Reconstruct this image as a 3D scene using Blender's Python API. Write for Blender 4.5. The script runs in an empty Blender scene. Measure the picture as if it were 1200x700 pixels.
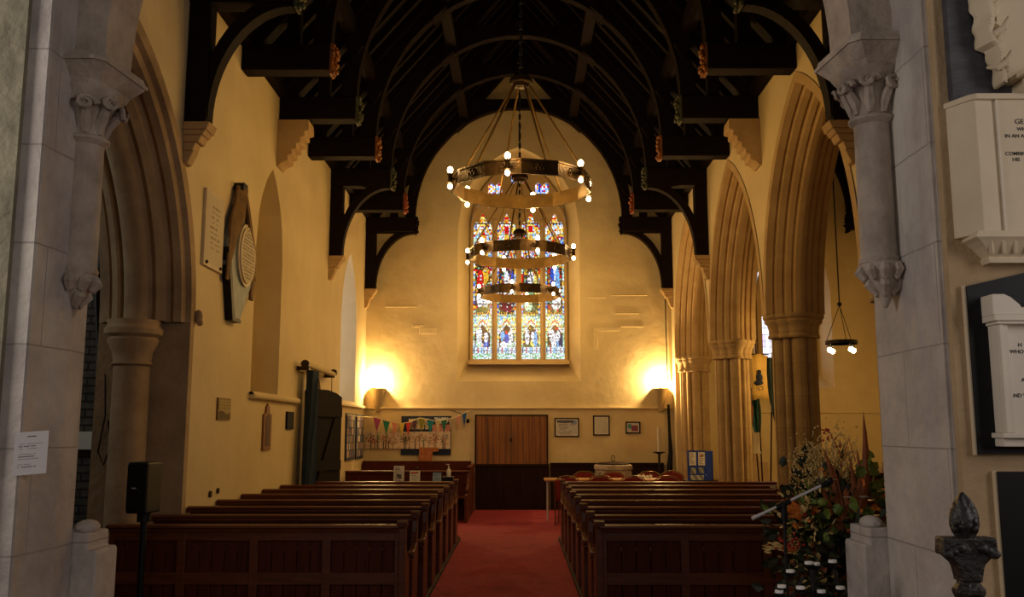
import bpy, bmesh, math, random
import numpy as np
from mathutils import Vector, Matrix, noise as mnoise
random.seed(7)
SC = bpy.context.scene
COL = SC.collection
PI = math.pi

# ------------------------------------------------------------------ camera
F = 1080.0; EYE = 1.65
PITCH = math.atan(155/F); YAW = 0.00733
cam_data = bpy.data.cameras.new('camera'); cam_data.lens = 36*F/1200; cam_data.sensor_width = 36
cam_data.clip_start = 0.05; cam_data.clip_end = 200
cam = bpy.data.objects.new('camera', cam_data); COL.objects.link(cam)
cam.location = (0, 0, EYE); cam.rotation_euler = (PI/2+PITCH, 0, YAW)
SC.camera = cam
# ------------------------------------------------------------------ view, world
SC.view_settings.view_transform = 'Standard'
try: SC.view_settings.look = 'None'
except Exception: pass
SC.view_settings.gamma = 1; SC.view_settings.use_curve_mapping = False
SC.view_settings.exposure = 0.0
SC.cycles.use_denoising = True
SC.cycles.max_bounces = 6; SC.cycles.diffuse_bounces = 3; SC.cycles.glossy_bounces = 3
SC.cycles.sample_clamp_indirect = 4
world = bpy.data.worlds.new('world'); SC.world = world; world.use_nodes = True
world.node_tree.nodes['Background'].inputs[0].default_value = (0.66, 0.61, 0.60, 1)
world.node_tree.nodes['Background'].inputs[1].default_value = 0.26
WARM = (1.0, 0.60, 0.18)
CHAND_W = 8.5        # per lamp of the big chandeliers
SCONCE_W = 150.0
PENDANT_W = 120.0
EAST_W = 50.0
NORTH_W = 100.0
SOUTH_W = 65.0
def light(name, loc, watts, color=WARM, radius=0.04, kind='POINT', parent=None, rot=None, size=None, size_y=None, spot=None):
    l = bpy.data.lights.new(name, kind); l.energy = watts; l.color = color
    if kind in ('POINT', 'SPOT'): l.shadow_soft_size = radius
    if kind == 'AREA':
        l.shape = 'RECTANGLE'; l.size = size; l.size_y = size_y
    if kind == 'SPOT': l.spot_size = spot; l.spot_blend = 0.6
    o = bpy.data.objects.new(name, l); COL.objects.link(o); o.location = loc
    if rot: o.rotation_euler = rot
    if parent: o.parent = parent
    return o
# daylight added behind the photographer, standing in for an unseen window
light('daylight_fill', (-0.6, -3.8, 4.2), EAST_W, (1.0, 0.93, 0.88), kind='AREA', rot=(math.radians(80), 0, 0), size=2.6, size_y=4.4)
# choir window in the wall on the photographer's left
light('daylight_fill', (-4.85, 3.3, 3.4), NORTH_W, (1.0, 0.92, 0.86), kind='AREA', rot=(0, math.radians(-90), 0), size=2.6, size_y=1.4)
# weaker fill added on the photographer's right to lift the left reveal
light('daylight_fill', (4.85, 1.6, 3.2), SOUTH_W, (1.0, 0.93, 0.92), kind='AREA', rot=(0, math.radians(90), 0), size=2.6, size_y=1.4)
# added light brightening the side room beyond the left arch, no window seen
light('daylight_fill', (-7.6, 8.0, 4.0), 25, (0.95, 0.95, 0.9), kind='AREA', rot=(0, math.radians(-80), 0), size=1.6, size_y=1.6)

# ------------------------------------------------------------------ materials
def S(r, g, b):
    def c(v):
        v /= 255.0
        return v/12.92 if v <= 0.04045 else ((v+0.055)/1.055)**2.4
    return (c(r), c(g), c(b), 1)
MATS = {}
def mat(name, c1, c2=None, rough=0.7, metal=0.0, scale=3.0, bump=0.0, bscale=None, stretch=(1, 1, 1), detail=6, brick=None, spec=None, emit=None, estr=0.0, c3=None):
    m = bpy.data.materials.new(name); m.use_nodes = True
    nt = m.node_tree; N = nt.nodes; L = nt.links
    b = N['Principled BSDF']
    b.inputs['Roughness'].default_value = rough; b.inputs['Metallic'].default_value = metal
    b.inputs['Base Color'].default_value = c1
    if spec is not None: b.inputs['Specular IOR Level'].default_value = spec
    tc = N.new('ShaderNodeTexCoord'); mp = N.new('ShaderNodeMapping'); mp.inputs['Scale'].default_value = stretch
    L.new(tc.outputs['Object'], mp.inputs['Vector'])
    col = None
    if c2:
        n = N.new('ShaderNodeTexNoise'); n.inputs['Scale'].default_value = scale; n.inputs['Detail'].default_value = detail
        n.inputs['Roughness'].default_value = 0.62
        L.new(mp.outputs[0], n.inputs['Vector'])
        r = N.new('ShaderNodeValToRGB'); r.color_ramp.elements[0].position = 0.32; r.color_ramp.elements[1].position = 0.68
        r.color_ramp.elements[0].color = c1; r.color_ramp.elements[1].color = c2
        L.new(n.outputs['Fac'], r.inputs[0]); col = r.outputs[0]
        if c3:
            n3 = N.new('ShaderNodeTexNoise'); n3.inputs['Scale'].default_value = scale*0.35; n3.inputs['Detail'].default_value = 8
            L.new(mp.outputs[0], n3.inputs['Vector'])
            r3 = N.new('ShaderNodeValToRGB'); r3.color_ramp.elements[0].position = 0.52; r3.color_ramp.elements[1].position = 0.7
            L.new(n3.outputs['Fac'], r3.inputs[0])
            mx = N.new('ShaderNodeMix'); mx.data_type = 'RGBA'
            L.new(r3.outputs[0], mx.inputs[0]); L.new(col, mx.inputs[6]); mx.inputs[7].default_value = c3
            col = mx.outputs[2]
    hgt = None
    if brick:     # (axis 'XZ'/'YZ', width, height, mortar colour or None, mortar size)
        ax, bw, bh, mc, ms = brick
        sp = N.new('ShaderNodeSeparateXYZ'); cb = N.new('ShaderNodeCombineXYZ')
        L.new(tc.outputs['Object'], sp.inputs[0])
        if ax == 'XY+':
            ad = N.new('ShaderNodeMath'); ad.operation = 'ADD'
            L.new(sp.outputs['X'], ad.inputs[0]); L.new(sp.outputs['Y'], ad.inputs[1]); L.new(ad.outputs[0], cb.inputs[0])
        else:
            L.new(sp.outputs[ax[0]], cb.inputs[0])
        L.new(sp.outputs['Z'], cb.inputs[1])
        bt = N.new('ShaderNodeTexBrick'); bt.inputs['Scale'].default_value = 1
        bt.inputs['Brick Width'].default_value = bw; bt.inputs['Row Height'].default_value = bh
        bt.inputs['Mortar Size'].default_value = ms; bt.inputs['Mortar Smooth'].default_value = 0.4
        L.new(cb.outputs[0], bt.inputs['Vector'])
        if mc:
            mx = N.new('ShaderNodeMix'); mx.data_type = 'RGBA'
            L.new(bt.outputs['Fac'], mx.inputs[0])
            if col: L.new(col, mx.inputs[6])
            else: mx.inputs[6].default_value = c1
            mx.inputs[7].default_value = mc; col = mx.outputs[2]
        hgt = bt.outputs['Fac']
    if col: L.new(col, b.inputs['Base Color'])
    if bump:
        n2 = N.new('ShaderNodeTexNoise'); n2.inputs['Scale'].default_value = bscale or scale*4; n2.inputs['Detail'].default_value = 5
        L.new(mp.outputs[0], n2.inputs['Vector'])
        h = n2.outputs['Fac']
        if hgt:
            mm = N.new('ShaderNodeMath'); mm.operation = 'MULTIPLY_ADD'; mm.inputs[1].default_value = -0.8
            L.new(hgt, mm.inputs[0]); L.new(h, mm.inputs[2]); h = mm.outputs[0]
        bp = N.new('ShaderNodeBump'); bp.inputs['Strength'].default_value = bump; bp.inputs['Distance'].default_value = 0.03
        L.new(h, bp.inputs['Height']); L.new(bp.outputs[0], b.inputs['Normal'])
    if emit:
        b.inputs['Emission Color'].default_value = emit; b.inputs['Emission Strength'].default_value = estr
    MATS[name] = m
    return m
plaster = mat('plaster', S(212, 190, 144), S(222, 202, 158), 0.9, scale=1.2, bump=0.25, bscale=5)
plaster_far = mat('plaster_far', S(206, 184, 138), S(222, 202, 158), 0.9, scale=1.3, bump=0.6, bscale=3.2)
stone_tan = mat('stone_tan', S(168, 138, 96), S(192, 164, 118), 0.9, scale=3, bump=0.3, bscale=16, brick=('XY+', 0.5, 0.42, S(158, 130, 90), 0.004))
stone_arch = mat('stone_arch', S(176, 142, 96), S(196, 166, 118), 0.9, scale=2.5, bump=0.25, bscale=18)
stone_brown = mat('stone_brown', S(160, 132, 98), S(188, 160, 122), 0.92, scale=2.2, bump=0.4, bscale=12, c3=S(126, 102, 74))
stone_grey = mat('stone_grey', S(160, 150, 144), S(190, 180, 170), 0.92, scale=2.6, bump=0.7, bscale=8, c3=S(206, 198, 184), brick=('XY+', 0.9, 0.52, S(157, 148, 141), 0.004))
stone_carved = mat('stone_carved', S(150, 136, 122), S(184, 168, 152), 0.9, scale=5, bump=0.4, bscale=20, c3=S(120, 104, 92))
stone_rough = mat('stone_rough', S(104, 98, 80), S(138, 130, 106), 0.95, scale=3, bump=1.0, bscale=7)
rubble = mat('rubble', S(70, 66, 62), S(104, 98, 90), 0.95, scale=5, bump=1.0, bscale=9, brick=('XY+', 0.23, 0.09, S(52, 50, 46), 0.012))
window_stone = mat('window_stone', S(186, 156, 110), S(204, 176, 128), 0.9, scale=3, bump=0.2, bscale=14)
dark_wood = mat('dark_wood', S(17, 8, 6), S(26, 13, 9), 0.7, spec=0.12, scale=3, bump=0.2, stretch=(1, 1, 4), bscale=14)
roof_board = mat('roof_board', S(9, 7, 6), S(13, 10, 8), 0.85, spec=0.1, scale=3, bump=0.2)
pew_wood = mat('pew_wood', S(76, 34, 14), S(106, 52, 24), 0.4, spec=0.35, scale=5, bump=0.06, stretch=(0.6, 6, 6), bscale=10)
pew_panel = mat('pew_panel', S(64, 24, 9), S(86, 36, 14), 0.6, spec=0.15, scale=5, bump=0.06, stretch=(6, 6, 0.7), bscale=10)
pine = mat('pine', S(112, 66, 18), S(150, 94, 34), 0.5, scale=3.5, bump=0.05, stretch=(14, 9, 0.5), c3=S(88, 48, 14))
dark_panel = mat('dark_panel', S(32, 16, 10), S(46, 24, 14), 0.7, spec=0.15, scale=4, bump=0.1, stretch=(8, 8, 0.7))
carpet = mat('carpet', S(126, 18, 36), S(148, 28, 50), 0.95, scale=9, bump=0.4, bscale=60, c3=S(118, 14, 32))
floor_stone = mat('floor_stone', S(74, 62, 54), S(92, 78, 66), 0.8, scale=2, bump=0.2)
black = mat('black', S(7, 7, 8), S(11, 11, 12), 0.5, scale=4, spec=0.25)
black_iron = mat('black_iron', S(20, 18, 17), S(34, 30, 27), 0.5, metal=0.5, scale=12, bump=0.2)
brass = mat('brass', S(104, 78, 36), S(130, 100, 50), 0.45, metal=0.6, scale=9, bump=0.05)
bronze = mat('bronze', S(48, 34, 18), S(72, 52, 26), 0.48, metal=0.7, scale=14, bump=0.25, bscale=25)
steel = mat('steel', S(205, 203, 205), None, 0.3, metal=0.3)
slate = mat('slate', S(58, 56, 60), S(78, 76, 80), 0.6, scale=4, bump=0.15, stretch=(1, 1, 3))
slate_blue = mat('slate_blue', S(84, 96, 100), S(110, 120, 122), 0.5, scale=5, bump=0.1)
marble = mat('marble', S(198, 178, 146), S(216, 198, 166), 0.6, scale=1.5, bump=0.08, bscale=6)
marble_white = mat('marble_white', S(202, 190, 170), S(218, 206, 186), 0.5, scale=1.5)
ink = mat('ink', S(30, 24, 20), None, 0.7)
paper = mat('paper', S(226, 220, 212), None, 0.8)
white = mat('white', S(232, 228, 220), None, 0.5)
curtain_cloth = mat('curtain_cloth', S(26, 42, 62), S(36, 56, 78), 0.85, scale=10, bump=0.2, stretch=(4, 4, 0.5))
cream_cloth = mat('cream_cloth', S(190, 170, 120), S(206, 188, 140), 0.85, scale=10)
red_cloth = mat('red_cloth', S(110, 20, 14), S(130, 28, 18), 0.8, scale=20, bump=0.1)
chair_frame = mat('chair_frame', S(120, 92, 52), None, 0.35, metal=0.6)
blue_cloth = mat('blue_cloth', S(16, 50, 150), S(20, 60, 170), 0.85, scale=20)
navy = mat('navy', S(30, 40, 66), None, 0.9)
green_cloth = mat('green_cloth', S(12, 62, 60), S(20, 84, 78), 0.85, scale=8)
gold_cloth = mat('gold_cloth', S(188, 152, 76), S(206, 172, 96), 0.7, scale=5)
leaf_green = mat('leaf_green', S(72, 96, 30), S(120, 130, 46), 0.6, scale=6)
leaf_dark = mat('leaf_dark', S(24, 32, 14), S(46, 50, 22), 0.6, scale=6)
straw = mat('straw', S(190, 158, 90), S(214, 186, 120), 0.8, scale=20)
dry_brown = mat('dry_brown', S(112, 58, 26), S(150, 84, 40), 0.7, scale=9)
berry = mat('berry', S(150, 30, 26), S(180, 50, 30), 0.4, scale=9)
orange_leaf = mat('orange_leaf', S(196, 96, 34), S(214, 130, 50), 0.6, scale=9)
boss_gold = mat('boss_gold', S(120, 66, 24), S(160, 98, 40), 0.5, scale=12, bump=0.4)
boss_green = mat('boss_green', S(44, 48, 30), S(84, 86, 60), 0.6, scale=12, bump=0.4)
boss_red = mat('boss_red', S(130, 50, 28), S(160, 84, 40), 0.5, scale=12, bump=0.4)
bulb_glow = mat('bulb_glow', (1, 0.8, 0.5, 1), rough=0.4, emit=(1, 0.72, 0.36, 1), estr=28)
flame_white = mat('tealight_wax', S(236, 232, 224), None, 0.5)
lamp_shade = mat('lamp_shade', S(150, 130, 96), None, 0.6)
daylight_pane = mat('daylight_pane', (0.6, 0.65, 0.9, 1), rough=0.3, emit=(0.80, 0.84, 1.0, 1), estr=2.6)
daylight_dim = mat('daylight_dim', (0.6, 0.65, 0.9, 1), rough=0.3, emit=(0.72, 0.82, 1.0, 1), estr=1.6)
def attr_mat(name, emission=0.0, rough=0.8):
    m = bpy.data.materials.new(name); m.use_nodes = True; nt = m.node_tree; b = nt.nodes['Principled BSDF']
    a = nt.nodes.new('ShaderNodeAttribute'); a.attribute_name = 'Col'
    if not emission: nt.links.new(a.outputs['Color'], b.inputs['Base Color'])
    b.inputs['Roughness'].default_value = rough
    if emission:
        b.inputs['Base Color'].default_value = (0.02, 0.02, 0.02, 1)
        nt.links.new(a.outputs['Color'], b.inputs['Emission Color']); b.inputs['Emission Strength'].default_value = emission
    return m
painted = attr_mat('painted')
stained = attr_mat('stained_glass', 1.15, 0.25)

# ------------------------------------------------------------------ mesh helpers
class MB:
    def __init__(s): s.v = []; s.f = []; s.mi = []; s.cur = 0
    def add(s, vs, fs):
        n = len(s.v); s.v += [tuple(v) for v in vs]; s.f += [tuple(i+n for i in f) for f in fs]; s.mi += [s.cur]*len(fs); return s
    def box(s, x0, x1, y0, y1, z0, z1):
        vs = [(x, y, z) for x in (x0, x1) for y in (y0, y1) for z in (z0, z1)]
        return s.add(vs, [(0, 1, 3, 2), (4, 6, 7, 5), (0, 4, 5, 1), (2, 3, 7, 6), (0, 2, 6, 4), (1, 5, 7, 3)])
    def prism(s, pts, axis, a, b):
        """polygon in the plane normal to axis: X -> (y,z), Y -> (x,z), Z -> (x,y)"""
        def P(p, t): return {'X': (t, p[0], p[1]), 'Y': (p[0], t, p[1]), 'Z': (p[0], p[1], t)}[axis]
        n = len(pts); vs = [P(p, a) for p in pts]+[P(p, b) for p in pts]
        fs = [tuple(range(n)), tuple(range(2*n-1, n-1, -1))]+[(i, n+i, n+(i+1) % n, (i+1) % n) for i in range(n)]
        return s.add(vs, fs)
    def strip(s, A, B, axis, a, b):
        """solid between two matching polylines A and B (2D), extruded a..b along axis"""
        for i in range(len(A)-1): s.prism([A[i], A[i+1], B[i+1], B[i]], axis, a, b)
        return s
    def tube(s, path, r, n=8, caps=True):
        path = [Vector(p) for p in path]; R = r if isinstance(r, (list, tuple)) else [r]*len(path)
        vs = []; 
        t0 = (path[1]-path[0]).normalized(); up = Vector((0, 0, 1)) if abs(t0.z) < 0.9 else Vector((0, 1, 0))
        for i, p in enumerate(path):
            t = (path[min(i+1, len(path)-1)]-path[max(i-1, 0)]).normalized()
            a = t.cross(up)
            if a.length < 1e-4: a = t.cross(Vector((1, 0, 0)))
            a.normalize(); b = t.cross(a)
            for k in range(n):
                w = 2*PI*k/n; vs.append(p+(a*math.cos(w)+b*math.sin(w))*R[i])
        fs = [(i*n+k, i*n+(k+1) % n, (i+1)*n+(k+1) % n, (i+1)*n+k) for i in range(len(path)-1) for k in range(n)]
        if caps: fs += [tuple(range(n-1, -1, -1)), tuple((len(path)-1)*n+k for k in range(n))]
        return s.add(vs, fs)
    def lathe(s, prof, c=(0, 0, 0), n=16, a0=0, a1=2*PI, phase=0, lobes=None):
        full = abs(a1-a0-2*PI) < 1e-6; m = n if full else n+1; vs = []
        for (r, z) in prof:
            for k in range(m):
                w = a0+(a1-a0)*k/n+phase; q = r
                if lobes: q = r*(1+lobes[1]*math.cos(lobes[0]*w))
                vs.append((c[0]+q*math.cos(w), c[1]+q*math.sin(w), c[2]+z))
        fs = [(i*m+k, i*m+(k+1) % m, (i+1)*m+(k+1) % m, (i+1)*m+k) for i in range(len(prof)-1) for k in range(n)]
        if full: fs += [tuple(range(m-1, -1, -1)), tuple((len(prof)-1)*m+k for k in range(m))]
        return s.add(vs, fs)
    def ball(s, c, r, sx=1, sy=1, sz=1, n=8):
        prof = [(max(1e-4, math.sin(PI*i/n)), -math.cos(PI*i/n)) for i in range(n+1)]
        m = n+2; vs = []
        for (q, z) in prof:
            for k in range(m):
                w = 2*PI*k/m; vs.append((c[0]+q*math.cos(w)*r*sx, c[1]+q*math.sin(w)*r*sy, c[2]+z*r*sz))
        fs = [(i*m+k, i*m+(k+1) % m, (i+1)*m+(k+1) % m, (i+1)*m+k) for i in range(n) for k in range(m)]
        return s.add(vs, fs)
    def leaf(s, p, d, w, l, up=None):
        p = Vector(p); d = Vector(d).normalized(); a = d.cross(up or Vector((random.uniform(-1, 1), random.uniform(-1, 1), random.uniform(-1, 1))))
        if a.length < 1e-3: a = d.cross(Vector((1, 0.3, 0.1)))
        a.normalize(); n = a.cross(d)
        vs = [p, p+d*l*0.35+a*w*0.5-n*w*0.15, p+d*l*0.75+a*w*0.38, p+d*l, p+d*l*0.75-a*w*0.38, p+d*l*0.35-a*w*0.5-n*w*0.15, p+d*l*0.5+n*w*0.12]
        return s.add(vs, [(0, 1, 6), (1, 2, 6), (2, 3, 6), (3, 4, 6), (4, 5, 6), (5, 0, 6)])
    def build(s, name, m, parent=None, smooth=False, bevel=0, loc=None):
        me = bpy.data.meshes.new(name); me.from_pydata(s.v, [], s.f)
        for mm in (m if isinstance(m, (list, tuple)) else [m]): me.materials.append(mm)
        if s.cur: me.polygons.foreach_set('material_index', s.mi)
        bm = bmesh.new(); bm.from_mesh(me)
        if loc is not None: bmesh.ops.translate(bm, verts=bm.verts, vec=-Vector(loc))
        bmesh.ops.recalc_face_normals(bm, faces=bm.faces); bm.to_mesh(me); bm.free()
        o = bpy.data.objects.new(name, me); COL.objects.link(o)
        if loc is not None: o.location = loc
        if parent is not None: o.parent = parent; o.matrix_parent_inverse = parent.matrix_basis.inverted()
        if smooth:
            me.polygons.foreach_set('use_smooth', [True]*len(me.polygons))
            try: me.set_sharp_from_angle(angle=math.radians(42))
            except Exception: pass
        if bevel:
            bv = o.modifiers.new('bevel', 'BEVEL'); bv.width = bevel; bv.segments = 2; bv.limit_method = 'ANGLE'
        return o
def tag(o, label, cat, group=None, kind=None):
    if label: o['label'] = label
    if cat: o['category'] = cat
    if group: o['group'] = group
    if kind: o['kind'] = kind
    return o
def struct(o, label=None):
    o['kind'] = 'structure'
    if label: o['label'] = label
    return o
def thing(name, label, cat, loc=(0, 0, 0), group=None):
    o = bpy.data.objects.new(name, None); COL.objects.link(o); o.location = loc; o.empty_display_size = 0.1
    bpy.context.view_layer.update() if False else None
    return tag(o, label, cat, group)
def sempty(name, loc=(0, 0, 0), label=None):
    o = bpy.data.objects.new(name, None); COL.objects.link(o); o.location = loc; return struct(o, label)
def copy_tree(o, parent=None):
    c = o.copy(); COL.objects.link(c); c.parent = parent
    for ch in list(o.children): copy_tree(ch, c)
    return c
def fbm(x, y, z, s=1.0): return mnoise.fractal(Vector((x*s, y*s, z*s)), 1.0, 2.0, 4)
def picture(name, o0, ux, uz, nx, nz, fn, parent=None, m=None, mask=None):
    """coloured sheet: fn(u, v) in metres along ux, uz"""
    o0 = Vector(o0); ux = Vector(ux); uz = Vector(uz); W = ux.length; Hh = uz.length
    vs = [o0+ux*(i/nx)+uz*(j/nz) for j in range(nz+1) for i in range(nx+1)]; fs = []; cols = []
    for j in range(nz):
        for i in range(nx):
            u = (i+.5)/nx*W; v = (j+.5)/nz*Hh
            if mask and not mask(u, v): continue
            a = j*(nx+1)+i; fs.append((a, a+1, a+nx+2, a+nx+1)); cols.append(fn(u, v))
    me = bpy.data.meshes.new(name); me.from_pydata(vs, [], fs)
    at = me.color_attributes.new('Col', 'FLOAT_COLOR', 'CORNER')
    arr = np.repeat(np.array([[c[0], c[1], c[2], 1.0] for c in cols], dtype=np.float32), 4, axis=0)
    if m is stained: arr[:, :3] = np.power(arr[:, :3], 1.5)*1.05
    at.data.foreach_set('color', arr.ravel()); me.materials.append(m or painted)
    o = bpy.data.objects.new(name, me); COL.objects.link(o)
    if parent is not None: o.parent = parent; o.matrix_parent_inverse = parent.matrix_basis.inverted()
    return o
def holes_wall(name, s0, s1, zb, ztop, holes, plane, m, marks=(), step=0.08):
    """wall in the (s,z) plane. plane=('X',a,b): s runs along Y, faces at x=a and x=b; ('Y',a,b): s runs along X.
    holes: (h0,h1,lo(s),hi(s)); reveals are built too"""
    ss = {s0, s1} | set(marks)
    for h in holes:
        n = max(2, int((h[1]-h[0])/step)); ss |= {round(h[0]+(h[1]-h[0])*i/n, 5) for i in range(n+1)}
    ss = sorted(ss); ss = [a for i, a in enumerate(ss) if i == 0 or a-ss[i-1] > 1e-4]
    mb = MB(); ax, a, b = plane; A = 'X' if ax == 'X' else 'Y'
    e = 1e-4
    for i in range(len(ss)-1):
        p, q = ss[i], ss[i+1]
        hs = sorted([h for h in holes if h[0] <= p+e and h[1] >= q-e], key=lambda h: h[2]((p+q)/2))
        lo = (zb, zb)
        segs = []
        for h in hs:
            hl = (h[2](p+e), h[2](q-e)); hh = (h[3](p+e), h[3](q-e))
            if hl[0] > lo[0]+e or hl[1] > lo[1]+e: segs.append((lo, hl))
            lo = hh
        segs.append((lo, (ztop(p), ztop(q))))
        for l, t in segs:
            if t[0] <= l[0]+e and t[1] <= l[1]+e: continue
            mb.prism([(p, l[0]), (q, l[1]), (q, max(t[1], l[1])), (p, max(t[0], l[0]))], A, a, b)
    # drop interior faces shared by neighbouring strips
    o = mb.build(name, m); me = o.data
    bm = bmesh.new(); bm.from_mesh(me); bmesh.ops.remove_doubles(bm, verts=bm.verts, dist=1e-4)
    seen = {}
    for f in bm.faces: seen.setdefault(tuple(sorted(v.index for v in f.verts)), []).append(f)
    kill = [f for fs in seen.values() if len(fs) > 1 for f in fs]
    if kill: bmesh.ops.delete(bm, geom=kill, context='FACES_ONLY')
    bmesh.ops.recalc_face_normals(bm, faces=bm.faces); bm.to_mesh(me); bm.free()
    return struct(o)
def arch_fn(c, off, R, spring):
    """two-centred pointed arch, centre c; each arc centred at c -/+ off"""
    def f(s):
        d = abs(s-c)+off
        return spring+math.sqrt(max(0, R*R-d*d))
    return f
def arch_pts(c, off, R, spring, n=14):
    t_ap = math.acos(off/R); L = []
    for i in range(n+1):
        t = t_ap*i/n; L.append((c+(-off+R*math.cos(t)), spring+R*math.sin(t)))   # right side, up to apex
    return L+[(2*c-p[0], p[1]) for p in reversed(L[:-1])]
def arch_ring(mb, c, off, spring, prof, axis, n=16):
    """sweep profile [(depth coordinate, radius)] along the pointed arch. axis 'X': the arch lies in YZ"""
    cols = []
    for (d, R) in prof: cols.append([(d, p) for p in arch_pts(c, off, R, spring, n)])
    m = len(cols[0]); vs = []
    for col in cols:
        for d, p in col: vs.append((d, p[0], p[1]) if axis == 'X' else (p[0], d, p[1]))
    fs = [(i*m+k, i*m+k+1, (i+1)*m+k+1, (i+1)*m+k) for i in range(len(prof)-1) for k in range(m-1)]
    mb.add(vs, fs)

# ------------------------------------------------------------------ floor
struct(MB().box(-9, 9, -5, 20.6, -0.2, 0).build('floor', floor_stone))
struct(MB().box(-0.93, 0.62, 3, 19.7, 0, 0.012).build('floor_carpet', carpet), 'red carpet running down the aisle')
struct(MB().box(-3.28, 3.28, 14.9, 19.72, 0, 0.010).build('floor_carpet', carpet), 'red carpet across the back of the nave')

# ------------------------------------------------------------------ walls
XW = 3.30; YF = 19.8; ZT = 6.22; RIDGE = 10.05
# far wall with the great window embrasure
OUT = dict(c=0, off=0.62, R=1.33+0.62, spring=6.05)
gable = lambda s: ZT+(XW-min(XW, abs(s)))*(RIDGE-ZT)/XW
of = arch_fn(0, OUT['off'], OUT['R'], OUT['spring'])
wf = holes_wall('wall_far', -XW, XW, 0, gable, [(-1.33, 1.33, lambda s: 2.70, of)], ('Y', YF, YF+0.12), plaster_far, marks=(0,))
GY = 20.25  # glass plane
IN = dict(c=0, off=0.62, R=1.07+0.62, spring=6.12)
def loft_window(name, O, zO, I, zI, y0, y1, m, n=14):
    A = arch_pts(O['c'], O['off'], O['R'], O['spring'], n); B = arch_pts(I['c'], I['off'], I['R'], I['spring'], n)
    A = [(A[0][0], zO)]+A+[(A[-1][0], zO)]; B = [(B[0][0], zI)]+B+[(B[-1][0], zI)]
    k = len(A); vs = [(p[0], y0, p[1]) for p in A]+[(p[0], y1, p[1]) for p in B]
    fs = [(i, (i+1) % k, k+(i+1) % k, k+i) for i in range(k)]
    return MB().add(vs, fs).build(name, m)
struct(loft_window('wall_far_reveal', OUT, 2.70, IN, 3.14, YF, GY, plaster_far))
# raised rough stones left and right of the window
mbs = MB()
for (x0, x1, z0, z1) in ((-2.15, -1.75, 3.72, 3.86), (-2.3, -2.05, 3.86, 3.93), (1.62, 2.2, 3.78, 3.86), (1.62, 1.7, 3.4, 3.78), (2.2, 2.7, 3.86, 3.91), (1.5, 1.9, 4.5, 4.53), (2.0, 2.8, 4.55, 4.58), (-2.9, -2.2, 4.3, 4.33), (2.1, 2.6, 4.15, 4.18)):
    mbs.box(x0, x1, YF-0.012, YF+0.02, z0, z1)
struct(mbs.build('trim_1', plaster_far, bevel=0.01), 'uneven stone courses under the limewash')
# picture rail at two metres
struct(MB().box(-XW, XW, YF-0.06, YF, 2.11, 2.15).build('trim_2', plaster, bevel=0.008), 'pale rail across the far wall')
struct(MB().box(-XW, -XW+0.06, 16.6, YF, 2.11, 2.16).build('trim_3', plaster, bevel=0.008), 'pale rail on the left wall')

# nave left wall
LA = dict(c=7.25, off=0.58, R=2.61-0.05, spring=2.72)
la = arch_fn(LA['c'], LA['off'], LA['R'], LA['spring'])
r1 = arch_fn(12.0, 0.75, 0.65+0.75, 3.95); r2 = arch_fn(17.8, 0.75, 0.8+0.75, 3.75)
hl = LA['R']-LA['off']
dr = arch_fn(14.95, 0.2, 0.55+0.2, 1.95)
holes_wall('wall_left', 5.15, YF, 0, lambda s: ZT, [(LA['c']-hl, LA['c']+hl, lambda s: -0.01, la), (11.35, 12.65, lambda s: 2.12, r1), (17.0, 18.6, lambda s: 2.22, r2),
           (14.4, 15.5, lambda s: -0.01, dr)], ('X', -XW, -XW-0.9), plaster, marks=(LA['c'], 12.0, 17.8, 14.95))
struct(MB().box(-4.05, -3.9, 11.2, 12.8, 2.0, 5.6).build('window_2', plaster, bevel=0), 'blocked lancet recess')
w3 = sempty('window_3', (-4.1, 17.8, 2.2))
MB().box(-4.13, -4.10, 16.9, 18.7, 2.1, 5.4).build('glass_pane', daylight_dim, w3)
fb = MB()
for yy in (17.4, 17.8, 18.2): fb.box(-4.1, -4.07, yy-0.02, yy+0.02, 2.15, 5.3)
for zz in np.arange(2.5, 5.2, 0.35): fb.box(-4.1, -4.08, 17.0, 18.6, zz-0.01, zz+0.01)
fb.build('window_frame', black_iron, w3)
struct(MB().box(-4.1, -4.0, 14.3, 15.6, 0, 2.9).build('wall_left_porch', navy), 'dark porch behind the side door')
# window ledge
led = MB(); led.tube([(-XW+0.03, 11.3, 2.08), (-XW+0.03, 13.7, 2.08)], 0.045, 10); led.box(-XW-0.02, -XW+0.05, 11.3, 13.62, 2.09, 2.13)
struct(led.build('trim_4', plaster, smooth=True), 'pale round ledge under the blocked lancet')

# nave right wall: arcade
TW = 0.76; SPR = 3.18; OFF = 1.125; RO = 2.925
cents = (6.9, 10.5, 14.1, 17.7)
holes_wall('wall_right', 5.15, YF, 0, lambda s: ZT, [(max(c-1.8, 5.2), min(c+1.8, 19.5), lambda s: -0.01, arch_fn(c, OFF, RO, SPR)) for c in cents],
           ('X', XW, XW+TW), plaster, marks=cents)
half = [(-0.012, 0.005), (-0.012, -0.115), (0.08, -0.15), (0.11, -0.135), (0.125, -0.19), (0.20, -0.22), (0.235, -0.205), (0.25, -0.27), (0.31, -0.30), (0.34, -0.29), (0.36, -0.345), (0.42, -0.365)]
prof_full = [(XW+d*0.88, RO+r) for d, r in half]+[(XW+TW-d*0.88, RO+r) for d, r in reversed(half)]
for k, c in enumerate(cents):
    mb = MB(); arch_ring(mb, c, OFF, SPR, prof_full, 'X', 18)
    struct(mb.build('arch_%d' % (k+1), stone_arch, smooth=True), 'moulded pointed stone arch of the right arcade')
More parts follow.
